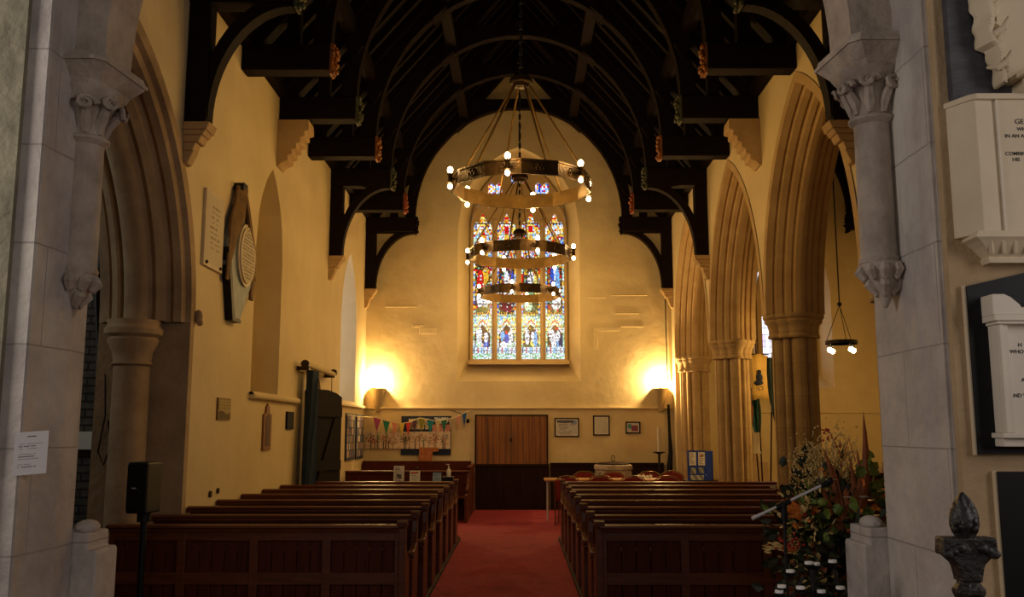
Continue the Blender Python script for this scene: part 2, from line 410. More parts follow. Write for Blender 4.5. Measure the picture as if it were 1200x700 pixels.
def pier(Y, label, xc=XW+0.38, rad=0.272, z1=SPR, half_only=False):
    t = thing('stone_pier', label, 'pillar', (xc, Y, 0), 'clustered piers of the right arcade')
    core = MB(); core.lathe([(rad*0.66, 0.30), (rad*0.66, z1-0.28)], (xc, Y, 0), 24, phase=PI/8)
    for q in range(4):
        w = q*PI/2
        cx, cy = xc+math.cos(w)*rad*0.72, Y+math.sin(w)*rad*0.72
        core.lathe([(rad*0.33, 0.30), (rad*0.33, z1-0.3)], (cx, cy, 0), 14)
        core.box(cx-(0.03 if q % 2 else rad*.36), cx+(0.03 if q % 2 else rad*.36), cy-(rad*.36 if q % 2 else .03), cy+(rad*.36 if q % 2 else .03), 0.3, z1-0.3)
        w += PI/4; cx, cy = xc+math.cos(w)*rad*0.72, Y+math.sin(w)*rad*0.72
        core.lathe([(rad*0.18, 0.30), (rad*0.18, z1-0.3)], (cx, cy, 0), 10)
    core.build('shaft', stone_tan, t, smooth=True)
    cap = MB(); base = MB()
    pf = [(0.30, -0.32), (0.36, -0.315), (0.38, -0.295), (0.36, -0.275), (0.335, -0.265), (0.345, -0.2), (0.38, -0.14), (0.46, -0.11), (0.47, -0.085), (0.45, -0.075), (0.50, -0.06), (0.53, -0.03), (0.51, 0.0)]
    for q in range(4):
        w = q*PI/2; cx, cy = xc+math.cos(w)*rad*0.70, Y+math.sin(w)*rad*0.70
        cap.lathe([(r*rad*1.5, z) for r, z in pf], (cx, cy, z1), 18)
        w += PI/4; cx, cy = xc+math.cos(w)*rad*0.62, Y+math.sin(w)*rad*0.62
        cap.lathe([(r*rad*1.3, z) for r, z in pf], (cx, cy, z1), 14)
        base.lathe([(rad*0.62, 0), (rad*0.62, 0.2), (rad*0.5, 0.22), (rad*0.52, 0.26), (rad*0.36, 0.31)], (cx, cy, 0), 14)
        w -= PI/4; cx, cy = xc+math.cos(w)*rad*0.72, Y+math.sin(w)*rad*0.72
        base.lathe([(rad*0.62, 0), (rad*0.62, 0.2), (rad*0.5, 0.22), (rad*0.52, 0.26), (rad*0.36, 0.31)], (cx, cy, 0), 14)
    cap.build('capital', stone_tan, t, smooth=True); base.build('base', stone_tan, t, smooth=True)
pier(12.3, 'nearest clustered stone pier of the right arcade, beside the flowers')
pier(15.9, 'middle clustered stone pier of the right arcade, left of the gold banner')
pier(19.4, 'farthest clustered stone pier, behind the blue display board')
pier(8.7, 'stone pier hidden behind the chancel arch')

# north arch on the left
half2 = [(-0.012, 0.055), (-0.012, -0.07), (0.04, -0.09), (0.06, -0.15), (0.13, -0.17), (0.17, -0.13), (0.21, -0.20), (0.19, -0.25), (0.26, -0.29), (0.31, -0.26), (0.34, -0.32), (0.40, -0.36)]
pl = [(-XW-d, LA['R']+r) for d, r in half2]+[(-XW-0.9+d, LA['R']+r) for d, r in reversed(half2)]
mb = MB(); arch_ring(mb, LA['c'], LA['off'], LA['spring'], pl, 'X', 20)
struct(mb.build('arch_5', stone_brown, smooth=True), 'tall pointed stone arch in the left nave wall')
# jamb facing, responds
for (y0, y1, sgn) in ((LA['c']+hl-0.07, LA['c']+hl+0.03, -1), (LA['c']-hl-0.03, LA['c']-hl+0.07, 1)):
    struct(MB().box(-XW-0.91, -XW+0.012, y0, y1, 0, LA['spring']).build('trim_5' if sgn < 0 else 'trim_6', stone_brown), 'stone jamb of the left arch')
resp = thing('stone_respond', 'half-round stone respond with moulded capital inside the left arch', 'column', (-3.75, 9.02, 0))
MB().lathe([(0.175, 0.3), (0.168, 2.30)], (-3.78, 8.98, 0), 20).build('shaft', stone_brown, resp, smooth=True)
MB().lathe([(0.17, 2.27), (0.195, 2.29), (0.175, 2.32), (0.185, 2.40), (0.23, 2.49), (0.24, 2.53), (0.225, 2.55), (0.27, 2.58), (0.275, 2.63), (0.245, 2.67), (0.25, 2.72)], (-3.78, 8.98, 0), 20).build('capital', stone_brown, resp, smooth=True)
MB().lathe([(0.30, 0), (0.30, 0.2), (0.24, 0.26), (0.21, 0.32)], (-3.75, 8.98, 0), 20).build('base', stone_brown, resp, smooth=True)
# small carved stops on the hood ends
o = MB().ball((-XW+0.035, 9.30, 2.80), 0.055, 0.8, 0.9, 1.3).ball((-XW+0.05, 9.31, 2.74), 0.035).build('label_stop', stone_brown, None, smooth=True)
tag(o, 'small carved stone head ending the hood of the left arch', 'carving')

# transept beyond the left arch
struct(MB().box(-8.2, -8, 3.6, 12, 0, 6.5).build('wall_transept_left', rubble))
struct(MB().box(-8, -4.2, 10.6, 10.8, 0, 6.5).build('wall_transept_far', rubble))
struct(MB().box(-8, -3.3, 5.2, 5.3, 0, 6.5).build('wall_transept_near', rubble))
struct(MB().box(-8.2, -4.15, 5.2, 10.8, 6.3, 6.5).build('ceiling_transept', roof_board))
o = MB().box(-5.1, -4.75, 10.5, 10.62, 1.44, 1.64).build('conduit_box', white); tag(o, 'white trunking on the dark stone seen through the left arch', 'trunking')
o = MB().tube([(-4.30, 9.3, 3.6), (-4.33, 9.35, 3.0), (-4.30, 9.4, 2.5), (-4.27, 9.35, 2.2)], 0.035, 8).build('hanging_cable', black, smooth=True)
tag(o, 'thick black cable hanging inside the left arch', 'cable')
o = MB().tube([(-4.08, 9.08, 2.2), (-4.05, 9.07, 1.8), (-4.1, 9.07, 1.45), (-4.04, 9.07, 1.32), (-3.98, 9.07, 1.5), (-4.02, 9.07, 1.75)], 0.008, 5).build('cable_loop', black)
tag(o, 'thin grey cable looped on the stone jamb of the left arch', 'cable')

# aisle on the right
holes_wall('wall_aisle_far', 4.06, 7.9, 0, lambda s: ZT+(1.85-min(1.85, abs(s-6.05)))*1.3, [(5.05, 6.75, lambda s: 2.55, arch_fn(5.9, 0.4, 0.85+0.4, 4.7))], ('Y', YF, YF+0.1), plaster_far, marks=(6.05, 5.9))
AO = dict(c=5.9, off=0.4, R=1.25, spring=4.7); AI = dict(c=5.9, off=0.4, R=1.05, spring=4.75)
struct(loft_window('wall_aisle_reveal', AO, 2.55, AI, 2.85, YF, YF+0.45, plaster_far))
w4 = sempty('window_4', (5.9, YF+0.45, 2.85))
def plate_with(name, holes, zb, top, x0, x1, y0, y1, m, parent, marks):
    o = holes_wall(name, x0, x1, zb, top, holes, ('Y', y0, y1), m, marks=marks, step=0.03)
    del o['kind']; o.parent = parent; o.matrix_parent_inverse = parent.matrix_basis.inverted(); return o
ai = arch_fn(5.9, 0.4, 1.05, 4.75)
plate_with('tracery', [(5.35, 5.83, lambda s: 2.95, arch_fn(5.59, 0.15, 0.24+0.15, 4.6)), (5.97, 6.45, lambda s: 2.95, arch_fn(6.21, 0.15, 0.39, 4.6))], 2.85, ai, 5.25, 6.55, YF+0.38, YF+0.45, window_stone, w4, (5.9, 5.59, 6.21))
def plain_leaded(u, v):
    if (u % 0.11) < 0.012 or (v % 0.14) < 0.012: return (0.2, 0.2, 0.25)
    h = math.sin(int(u/0.11)*12.9+int(v/0.14)*78.2)*43758.5; h -= math.floor(h)
    return (0.80+0.2*h, 0.84+0.12*h, 1.0) if h < 0.8 else (0.75, 0.6, 1.0)
bright_leaded = attr_mat('bright_leaded', 1.5, 0.3)
picture('glass_pane', (5.3, YF+0.44, 2.9), (1.2, 0, 0), (0, 0, 2.6), 100, 180, plain_leaded, w4, bright_leaded)
struct(MB().box(7.9, 8.1, 5.2, 20, 0, ZT).build('wall_aisle_right', plaster))
struct(MB().box(4.06, 7.9, 5.2, 5.35, 0, ZT).build('wall_aisle_near', plaster))
struct(MB().box(4.06, 7.9, YF-0.04, YF, 2.02, 2.05).build('trim_7', plaster), 'thin rail on the aisle wall')

# ------------------------------------------------------------------ ceiling and rafters
def slope_quad(x0, z0, x1, z1, y0, y1, th=0.08):
    dx, dz = x1-x0, z1-z0; L = math.hypot(dx, dz); nx, nz = -dz/L*th, dx/L*th
    if nz < 0: nx, nz = -nx, -nz
    return MB().prism([(x0, z0), (x1, z1), (x1+nx, z1+nz), (x0+nx, z0+nz)], 'Y', y0, y1)
SL = (RIDGE-ZT)/XW
cl = {}
for sgn, side in ((-1, 'left'), (1, 'right')):
    cl[side] = struct(slope_quad(sgn*3.55, ZT-0.1, 0, ZT+SL*3.55-0.1+0.16, 4.6, 20.2).build('ceiling_'+side, roof_board))
def rafter(x0, z0, x1, z1, y, w, d, par, name='rafter'):
    dx, dz = x1-x0, z1-z0; L = math.hypot(dx, dz); nx, nz = -dz/L*d, dx/L*d
    if nz > 0: nx, nz = -nx, -nz
    return MB().prism([(x0, z0), (x1, z1), (x1+nx, z1+nz), (x0+nx, z0+nz)], 'Y', y-w/2, y+w/2).build(name, dark_wood, par)
yy = 5.6
while yy < 19.7:
    for sgn, side in ((-1, 'left'), (1, 'right')): rafter(sgn*3.4, ZT+0.05, 0, ZT+SL*3.4+0.05, yy, 0.09, 0.12, cl[side])
    yy += 0.4375
for sgn, side in ((-1, 'left'), (1, 'right')):
    for xx in (2.35, 1.2):
        zc = ZT+(XW-xx)*SL-0.06
        MB().prism([(sgn*xx-0.09, zc-0.14), (sgn*xx+0.09, zc-0.14), (sgn*xx+0.09, zc+0.06), (sgn*xx-0.09, zc+0.06)], 'Y', 5.2, YF).build('purlin', dark_wood, cl[side])
    MB().box(sgn*XW-0.12, sgn*XW+0.12, 5.2, YF, ZT-0.02, ZT+0.16).build('wall_plate', dark_wood, cl[side])
ca = [struct(slope_quad(4.0, ZT, 6.05, ZT+2.6, 5.2, 20.2).build('ceiling_aisle_left', roof_board)), struct(slope_quad(8.0, ZT, 6.05, ZT+2.6, 5.2, 20.2).build('ceiling_aisle_right', roof_board))]

# ------------------------------------------------------------------ roof trusses
def ell(cx, cz, a, b, t0, t1, n): return [(cx+a*math.cos(t0+(t1-t0)*i/n), cz+b*math.sin(t0+(t1-t0)*i/n)) for i in range(n+1)]
def boss(x, y, z, s, m, par, sgn):
    mb = MB(); rr = random.Random(int(y*10)+int(x*7))
    for i in range(11):
        zz = z-0.17+0.034*i; mb.ball((x-sgn*(0.01+0.03*math.sin(i*1.3)**2), y+rr.uniform(-0.08, 0.08), zz), rr.uniform(0.026, 0.042), 0.8, 1.2, 0.9, 6); mb.ball((x-sgn*0.01, y+rr.uniform(-0.1, 0.1), zz+0.012), rr.uniform(0.018, 0.03), 0.8, 1.2, 1.2, 5)
    mb.box(min(x, x+sgn*0.03), max(x, x+sgn*0.03), y-0.09, y+0.09, z-0.19, z+0.19)
    return mb.build('carved_boss', m, par, smooth=True)
def truss(Y, kind, label, bm_):
    t = thing('roof_truss', label, 'roof truss', (0, Y, ZT), 'timber roof trusses of the nave')
    for s in (-1, 1):
        MB().prism([(s*3.29, 5.90), (s*2.25, 5.90), (s*2.25, 6.22), (s*3.29, 6.22)], 'Y', Y-0.12, Y+0.12).build('hammer_beam', dark_wood, t, bevel=0.012)
        boss(s*2.22, Y, 6.05, 1, bm_, t, s)
        # arch brace up to the collar
        A = ell(0, 6.22, 2.24, 2.47, 0, PI/2, 20); B = ell(0, 6.22, 2.46, 2.68, 0, PI/2, 20)
        MB().strip([(s*p[0], p[1]) for p in A], [(s*p[0], p[1]) for p in B], 'Y', Y-0.08, Y+0.08).build('arch_brace', dark_wood, t)
        # principal rafter
        rafter(s*3.35, ZT, 0, ZT+SL*3.35, Y, 0.2, 0.2, t, 'principal_rafter')
        # post and strut on the hammer beam
        MB().prism([(s*2.78, 6.2), (s*2.62, 6.2), (s*2.62, 6.2+(3.3-2.62)*SL-0.1), (s*2.78, 6.2+(3.3-2.78)*SL-0.1)], 'Y', Y-0.07, Y+0.07).build('strut', dark_wood, t)
        MB().prism([(s*1.36, 8.17), (s*1.15, 8.36), (s*1.16, 8.62), (s*1.32, 8.5)], 'Y', Y-0.15, Y+0.15).build('cleat', dark_wood, t)
        MB().prism([(s*2.30, 6.72), (s*2.16, 6.95), (s*2.28, 7.2), (s*2.42, 7.05)], 'Y', Y-0.15, Y+0.15).build('cleat', dark_wood, t)
        if kind == 'post':
            MB().box(min(s*3.29, s*3.08), max(s*3.29, s*3.08), Y-0.1, Y+0.1, 4.66, 5.9).build('wall_post', dark_wood, t, bevel=0.01)
            C = ell(s*2.27, 4.66, -s*0.80, 1.16, 0, PI/2, 14); D = ell(s*2.27, 4.66, -s*0.99, 1.30, 0, PI/2, 14)
            C = ell(0, 0, 0.83, 1.19, PI/2, 0, 14); 
            lower = [(s*(2.27+p[0]), 4.70+p[1]) for p in ell(0, 0, 0.80, 1.17, 0, PI/2, 14)]
            upper = [(s*(2.27+p[0]), 4.70+p[1]) for p in ell(0, 0, 0.92, 1.30, 0, PI/2, 14)]
            upper = [(s*min(3.29, abs(p[0])), min(p[1], 5.9)) for p in upper]
            MB().strip(lower, upper, 'Y', Y-0.08, Y+0.08).build('curved_brace', dark_wood, t)
    # collar beam and king strut
    MB().prism([(-1.05, 8.68), (1.05, 8.68), (0.95, 8.88), (-0.95, 8.88)], 'Y', Y-0.09, Y+0.09).build('collar_beam', dark_wood, t)
    return t
def corbel(s, Y, label):
    o = MB()
    for (z0, z1, d) in ((4.58, 4.66, 0.27), (4.53, 4.58, 0.23), (4.46, 4.53, 0.19), (4.38, 4.46, 0.13)):
        o.prism([(s*XW, z0), (s*(XW-d+0.03), z0), (s*(XW-d), z1), (s*XW, z1)], 'Y', Y-0.12+(0.27-d)*0.3, Y+0.12-(0.27-d)*0.3)
    o.prism([(s*XW, 4.24), (s*(XW-0.05), 4.25), (s*(XW-0.11), 4.38), (s*XW, 4.38)], 'Y', Y-0.07, Y+0.07)
    q = o.build('stone_corbel', stone_arch, None, bevel=0.012, loc=(s*XW, Y, 4.45)); tag(q, label, 'corbel', 'stone corbels under the wall posts')
def big_corbel(s, Y, label):
    o = MB(); zt = 5.88; n = 6
    pts = [(s*XW, zt), (s*(XW-0.42), zt), (s*(XW-0.43), zt-0.10)]
    for i in range(n):
        a = 0.40-0.055*i; z = zt-0.14-0.085*i
        pts += [(s*(XW-a-0.03), z+0.03), (s*(XW-a-0.03), z-0.01), (s*(XW-a+0.03), z-0.03)]
    pts += [(s*(XW-0.06), 5.26), (s*(XW-0.03), 5.22), (s*XW, 5.22)]
    o.prism(pts, 'Y', Y-0.16, Y+0.16)
    q = o.build('stone_corbel', stone_arch, None, bevel=0.008, loc=(s*XW, Y, 5.5)); tag(q, label, 'corbel', 'stepped stone corbels')
TY = [(8.8, 'post', 'nearest dark timber roof truss at the top edge of the view', boss_green), (10.55, 'plain', 'second roof truss, hammer beams with gilded ends, above the first chandelier', boss_gold),
      (12.3, 'plain', 'third roof truss, resting on the stepped stone corbels', boss_green), (14.05, 'plain', 'fourth roof truss, gilded beam ends, just beyond the stepped corbels', boss_gold),
      (15.8, 'post', 'fifth roof truss, with curved braces and posts beyond the gilded beams', boss_green), (17.6, 'plain', 'sixth roof truss, red tipped beams without wall posts', boss_red),
      (19.55, 'post', 'last roof truss standing against the far gable wall', black)]
for Y, k, lb, bmt in TY: truss(Y, k, lb, bmt if bmt is not black else dark_wood)
for Y, w in ((8.8, 'nearest'), (15.8, 'middle'), (19.55, 'farthest')):
    for s, side in ((-1, 'left'), (1, 'right')): corbel(s, Y, '%s small stone corbel under a timber wall post, on the %s nave wall' % (w, side))
for s, side in ((-1, 'left'), (1, 'right')): big_corbel(s, 12.3, 'large stepped stone corbel under a hammer beam on the %s wall' % side)
for Y, lb in ((19.4, 'aisle roof truss against the aisle end wall'), (15.8, 'aisle roof truss above the gold banner'), (12.3, 'aisle roof truss nearest the flowers')):
    t = thing('aisle_truss', lb, 'roof truss', (6.05, Y, ZT), 'timber roof trusses of the aisle')
    for s in (-1, 1):
        MB().prism([(6.05+s*1.85, 5.92), (6.05+s*1.02, 5.92), (6.05+s*1.02, 6.2), (6.05+s*1.85, 6.2)], 'Y', Y-0.1, Y+0.1).build('hammer_beam', dark_wood, t)
        boss(6.05+s*1.0, Y, 6.05, 1, dark_wood, t, s)
        A = ell(0, 6.2, 1.02, 1.7, 0, PI/2, 12); B = ell(0, 6.2, 1.2, 1.9, 0, PI/2, 12)
        MB().strip([(6.05+s*p[0], p[1]) for p in A], [(6.05+s*p[0], p[1]) for p in B], 'Y', Y-0.08, Y+0.08).build('arch_brace', dark_wood, t)

# ------------------------------------------------------------------ great stained-glass window
win = sempty('window_1', (0, GY, 3.14), 'great four-light stained glass window')
LX = (-0.80, -0.268, 0.268, 0.80)
def light_top(c):
    def f(s):
        d = abs(s-c)
        a = 6.12+math.sqrt(max(0, 0.205**2-d*d))*0.85 if d < 0.205 else 6.12
        b = 6.30+0.17*(1-(d/0.075)**1.6) if d < 0.075 else 0
        if d >= 0.12: a = 6.12+0.17*math.sqrt(max(0, 1-((d-0.12)/0.085)**2))
        else: a = 6.29-0.05*max(0, (d-0.075)/0.045)
        return max(a, b)
    return f
def quat(cx, cz, r):
    circ = [(cx-r*.62, cz-r*.62, r*.5), (cx+r*.62, cz-r*.62, r*.5), (cx-r*.62, cz+r*.62, r*.5), (cx+r*.62, cz+r*.62, r*.5), (cx, cz, r*.55)]
    def lo(s):
        v = [z-math.sqrt(rr*rr-(s-x)**2) for x, z, rr in circ if abs(s-x) < rr]; return min(v) if v else cz
    def hi(s):
        v = [z+math.sqrt(rr*rr-(s-x)**2) for x, z, rr in circ if abs(s-x) < rr]; return max(v) if v else cz
    return (cx-r*1.12, cx+r*1.12, lo, hi)
holes = [(c-0.205, c+0.205, lambda s: 3.20, light_top(c)) for c in LX]
for c in LX:   # small eyelets above each light
    holes.append((c-0.17, c+0.17, (lambda c: lambda s: 6.56+0.12*(1-(abs(s-c)/0.17)**1.3))(c), (lambda c: lambda s: 6.56+0.20*(1-(abs(s-c)/0.17)**1.5))(c)))
holes += [quat(-0.53, 7.02, 0.14), quat(0.53, 7.02, 0.14), quat(0.0, 7.33, 0.16)]
it = arch_fn(0, IN['off'], IN['R'], IN['spring'])
plate_with('tracery', holes, 3.10, it, -1.07, 1.07, GY-0.12, GY, window_stone, win, LX+(0,))
# mullion shafts and hood roll giving the stone depth
mm = MB()
for x in (-0.534, 0, 0.534): mm.prism([(x-0.05, GY-0.12), (x, GY-0.19), (x+0.05, GY-0.12)], 'Z', 3.14, 6.3)
mm.build('mullion', window_stone, win)
for q in (-0.53, 0.53):
    P = arch_pts(q, 0.25, 0.53+0.25, 6.15, 8); Q = arch_pts(q, 0.25, 0.47+0.25, 6.15, 8)
    MB().strip(P, Q, 'Y', GY-0.17, GY-0.11).build('sub_arch', window_stone, win)
MB().prism([(YF-0.02, 3.06), (GY, 3.10), (GY, 3.17), (GY-0.2, 3.17), (GY-0.22, 3.10)], 'X', -1.1, 1.1).build('window_sill', window_stone, win)
def hsh(i, j, k=0):
    h = math.sin(i*127.1+j*311.7+k*74.7)*43758.5453; return h-math.floor(h)
PAL = {'white': (0.93, 0.95, 1.0), 'pale': (0.70, 0.85, 0.95), 'green': (0.36, 0.62, 0.42), 'lgreen': (0.62, 0.85, 0.66), 'red': (0.75, 0.03, 0.03), 'gold': (0.95, 0.62, 0.10), 'yellow': (1.0, 0.86, 0.3),
       'blue': (0.06, 0.2, 0.75), 'sky': (0.35, 0.62, 0.98), 'navy': (0.03, 0.06, 0.22), 'brown': (0.16, 0.07, 0.03), 'dark': (0.04, 0.03, 0.03), 'wine': (0.35, 0.03, 0.08), 'pink': (0.95, 0.6, 0.55), 'olive': (0.22, 0.24, 0.08), 'lilac': (0.65, 0.6, 0.95)}
LEAD = (0.015, 0.015, 0.02)
def pick(L, h): return PAL[L[int(h*len(L)) % len(L)]]
def ellip(x, z, cx, cz, a, b): return ((x-cx)/a)**2+((z-cz)/b)**2 < 1
def glass_design(k, x, z):
    """x from -0.205 to 0.205, z height"""
    ax = abs(x)
    if z < 3.33: return pick(['lgreen', 'green', 'lgreen', 'pale', 'white'], hsh(int(x*30+50), int(z*28), k))
    if z < 3.47:
        c = int((x+0.21)/0.042); return PAL[['navy', 'white', 'red', 'white', 'sky'][c % 5]] if 0.02 < ((x+0.21) % 0.042) < 0.04 else PAL['pale']
    if ax > 0.165: return pick(['yellow', 'sky', 'white', 'lgreen', 'gold', 'pale', 'red', 'blue'] if z > 4.2 else ['lgreen', 'white', 'yellow', 'pale', 'lgreen', 'green'], hsh(int(z*18), int(x > 0), k))
    if z < 4.20:      # lower scene under a red and gold gable
        t = (4.17-z)/0.32-ax/0.16*0.9
        if z > 3.95-0.0 and z > 4.17-ax*1.4-0.06: return pick(['lgreen', 'white', 'sky', 'lgreen', 'yellow'], hsh(int(x*35+60), int(z*26), k))
        if z > 4.10-ax*1.4: return PAL['gold']
        if z > 4.04-ax*1.4: return PAL['red'] if int((z+ax)*24) % 2 else PAL['lgreen']
        if z > 3.98-ax*1.3: return PAL['white'] if hsh(int(x*30+9), int(z*40), k) > 0.4 else PAL['yellow']
        fig = [[(-0.07, 3.72, 0.065, 0.2, 'white'), (0.08, 3.68, 0.05, 0.12, 'white'), (-0.08, 3.55, 0.07, 0.1, 'lgreen'), (0.09, 3.54, 0.06, 0.09, 'blue'), (-0.12, 3.5, 0.04, 0.05, 'blue'), (0.0, 3.5, 0.025, 0.06, 'pink')],
               [(-0.09, 3.72, 0.05, 0.12, 'sky'), (0.0, 3.66, 0.06, 0.1, 'blue'), (0.09, 3.68, 0.06, 0.17, 'white'), (0.1, 3.54, 0.06, 0.09, 'lgreen'), (-0.05, 3.53, 0.09, 0.07, 'white'), (0.0, 3.8, 0.03, 0.04, 'red')],
               [(-0.08, 3.7, 0.05, 0.18, 'white'), (0.04, 3.7, 0.04, 0.12, 'white'), (0.1, 3.65, 0.05, 0.17, 'sky'), (0.05, 3.56, 0.07, 0.09, 'yellow'), (-0.02, 3.5, 0.15, 0.04, 'olive'), (0.1, 3.8, 0.03, 0.04, 'wine')],
               [(-0.07, 3.72, 0.07, 0.14, 'white'), (-0.03, 3.57, 0.06, 0.14, 'white'), (0.06, 3.72, 0.05, 0.12, 'white'), (0.12, 3.6, 0.05, 0.15, 'navy'), (0.07, 3.56, 0.04, 0.1, 'sky'), (0.05, 3.9, 0.06, 0.04, 'red')]][k]
        for (cx, cz, a, b, c) in fig:
            if ellip(x, z, cx, cz, a, b):
                h = hsh(int(x*40+90), int(z*30), k); return PAL[c] if h > 0.10 else (PAL['pale'] if h > 0.04 else PAL['brown'])
        if z < 3.5: return PAL['olive'] if hsh(int(x*40+7), int(z*60), k) > 0.35 else PAL['lgreen']
        return PAL['brown'] if hsh(int(x*30+77), int(z*30), k) > 0.25 else pick(['olive', 'wine', 'dark', 'gold'], hsh(int(x*30), int(z*30), k+3))
    if z < 4.24: return PAL['dark'] if int(x*80) % 3 else PAL['gold']
    if z < 5.35:
        fig = [[(-0.05, 4.9, 0.08, 0.3, 'red'), (0.06, 5.05, 0.07, 0.2, 'gold'), (-0.06, 4.55, 0.07, 0.2, 'white'), (0.06, 4.5, 0.08, 0.13, 'white'), (0, 4.3, 0.15, 0.06, 'olive'), (0.08, 4.75, 0.06, 0.12, 'sky')],
               [(0, 5.0, 0.06, 0.18, 'white'), (0.02, 4.75, 0.1, 0.18, 'white'), (-0.07, 4.7, 0.06, 0.3, 'wine'), (0.1, 5.0, 0.05, 0.2, 'blue'), (0, 4.38, 0.14, 0.14, 'wine'), (0.03, 4.5, 0.05, 0.06, 'gold')],
               [(0, 5.0, 0.07, 0.16, 'white'), (0.0, 4.75, 0.08, 0.2, 'green'), (-0.08, 4.75, 0.05, 0.25, 'navy'), (0.09, 4.8, 0.05, 0.3, 'yellow'), (-0.05, 4.4, 0.09, 0.14, 'lgreen'), (0.07, 4.38, 0.08, 0.12, 'olive')],
               [(-0.06, 4.95, 0.05, 0.3, 'blue'), (0.06, 4.95, 0.05, 0.3, 'sky'), (0.0, 5.05, 0.05, 0.2, 'white'), (0, 4.62, 0.09, 0.16, 'white'), (0.03, 4.42, 0.1, 0.12, 'white'), (0.1, 4.62, 0.07, 0.05, 'red')]][k]
        for (cx, cz, a, b, c) in fig:
            if ellip(x, z, cx, cz, a, b):
                h = hsh(int(x*36+90), int(z*26), k+5); return PAL[c] if h > 0.12 else (PAL['pale'] if h > 0.05 else PAL['brown'])
        return pick(['brown', 'wine', 'olive', 'navy', 'gold', 'dark', 'green', 'red', 'brown'], hsh(int(x*28+40), int(z*24), k+8))
    if z < 5.62: 
        if ellip(x, z, 0, 5.42, 0.11, 0.13): return pick(['navy', 'blue', 'brown', 'white'], hsh(int(x*40+40), int(z*30), k+2))
        return pick(['gold', 'white', 'yellow', 'red', 'sky'], hsh(int(x*34+40), int(z*26), k+12))
    # canopy
    w = (z-5.62) % 0.36
    if abs(ax-(0.16-w*0.42)) < 0.018: return PAL['gold']
    if ax < 0.05 and hsh(0, int(z*16), k) > 0.35: return PAL['red'] if hsh(1, int(z*20), k) > 0.4 else PAL['yellow']
    return pick(['white', 'white', 'yellow', 'red', 'gold', 'lgreen', 'white', 'pale', 'sky', 'wine'], hsh(int(x*30+40), int(z*24), k+20))
def leaded(k, x, z):
    gx = (x*17+0.35*math.sin(z*21+k)) % 1; gz = (z*12+0.3*math.sin(x*30)) % 1
    if gz < 0.11 or gx < 0.10: return LEAD
    if abs((z % 0.26)-0.0) < 0.014: return LEAD
    return glass_design(k, x, z)
for k, c in enumerate(LX):
    picture('glass_pane', (c-0.206, GY-0.03, 3.19), (0.412, 0, 0), (0, 0, 3.30), 34, 272, (lambda k: lambda u, v: leaded(k, u-0.206, v+3.19))(k), win, stained, (lambda c: lambda u, v: v+3.19 < light_top(c)(c+u-0.206)+0.02)(c))
picture('glass_pane', (-0.98, GY-0.03, 6.52), (1.96, 0, 0), (0, 0, 1.1), 120, 68,
        lambda u, v: LEAD if ((u*26) % 1 < 0.13 or (v*22) % 1 < 0.13) else pick(['white', 'blue', 'white', 'red', 'sky', 'gold', 'lilac'], hsh(int(u*26), int(v*22), 4)), win, stained,
        lambda u, v: abs(u-0.98) < 1.0 and v+6.52 < it(u-0.98)-0.05)
# backs behind the windows are open sky

# ------------------------------------------------------------------ back door and wainscot
door = sempty('door_1', (-0.155, YF-0.03, 0))
for (x0, x1) in ((-0.90, -0.158), (-0.152, 0.59)):
    mb = MB(); n = 6; w = (x1-x0)/n
    for i in range(n): mb.box(x0+i*w+0.006, x0+(i+1)*w-0.006, YF-0.07, YF-0.03, 0.95, 1.96)
    mb.box(x0, x1, YF-0.045, YF-0.02, 0.95, 1.95); mb.build('door_leaf', pine, door)
MB().box(-0.93, -0.90, YF-0.08, YF-0.01, 0.95, 1.985).box(0.59, 0.62, YF-0.08, YF-0.01, 0.95, 1.985).box(-0.93, 0.62, YF-0.08, YF-0.01, 1.965, 1.99).build('door_frame', dark_panel, door)
MB().box(-0.19, -0.15, YF-0.095, YF-0.07, 1.42, 1.50).build('door_latch', black_iron, door)
def wainscot(name, x0, x1, z1, label=None):
    mb = MB(); n = int((x1-x0)/0.115)
    for i in range(n): 
        a = x0+(x1-x0)*i/n; b = x0+(x1-x0)*(i+1)/n; mb.box(a+0.003, b-0.003, YF-0.10, YF-0.06, 0, z1-0.05)
    mb.box(x0, x1, YF-0.08, YF-0.01, 0, z1-0.05); mb.box(x0, x1, YF-0.13, YF-0.01, z1-0.045, z1)
    return struct(mb.build(name, dark_panel), label)
wainscot('trim_8', 0.66, 3.05, 0.98, 'dark boarded dado right of the door')
wainscot('trim_9', -0.92, 0.64, 0.955, 'dark panelled lower half of the doorway')
wainscot('trim_10', -3.28, -1.05, 1.0, 'dark boarded dado left of the door')
# side door with curtain
dr_ = sempty('door_2', (-3.25, 14.25, 0), 'dark arched plank door standing ajar')
dl = MB(); prof = [(0, 0), (1.2, 0), (1.2, 2.20), (1.0, 2.26), (0.7, 2.30), (0.35, 2.30), (0, 2.27)]
dl.prism(prof, 'Y', 0, 0.05)
dlo = dl.build('door_leaf', mat('black_oak', S(14, 9, 8), S(22, 15, 12), 0.8, spec=0.2, scale=4, stretch=(8, 8, 0.7), bump=0.15), dr_)
bt = MB()
for z in (0.35, 1.1, 1.95): bt.box(0.05, 1.15, -0.035, 0, z-0.08, z+0.08)
bt.add([(0.1, -0.03, 0.45), (0.25, -0.03, 0.45), (1.05, -0.03, 1.85), (0.9, -0.03, 1.85), (0.1, 0, 0.45), (0.25, 0, 0.45), (1.05, 0, 1.85), (0.9, 0, 1.85)], [(0, 1, 2, 3), (0, 4, 5, 1), (1, 5, 6, 2), (2, 6, 7, 3), (3, 7, 4, 0)])
bto = bt.build('ledge_brace', MATS['black_oak'], dr_)
for q in (dlo, bto):
    q.matrix_parent_inverse.identity(); q.rotation_euler = (0, 0, math.atan2(1.14, 0.30))
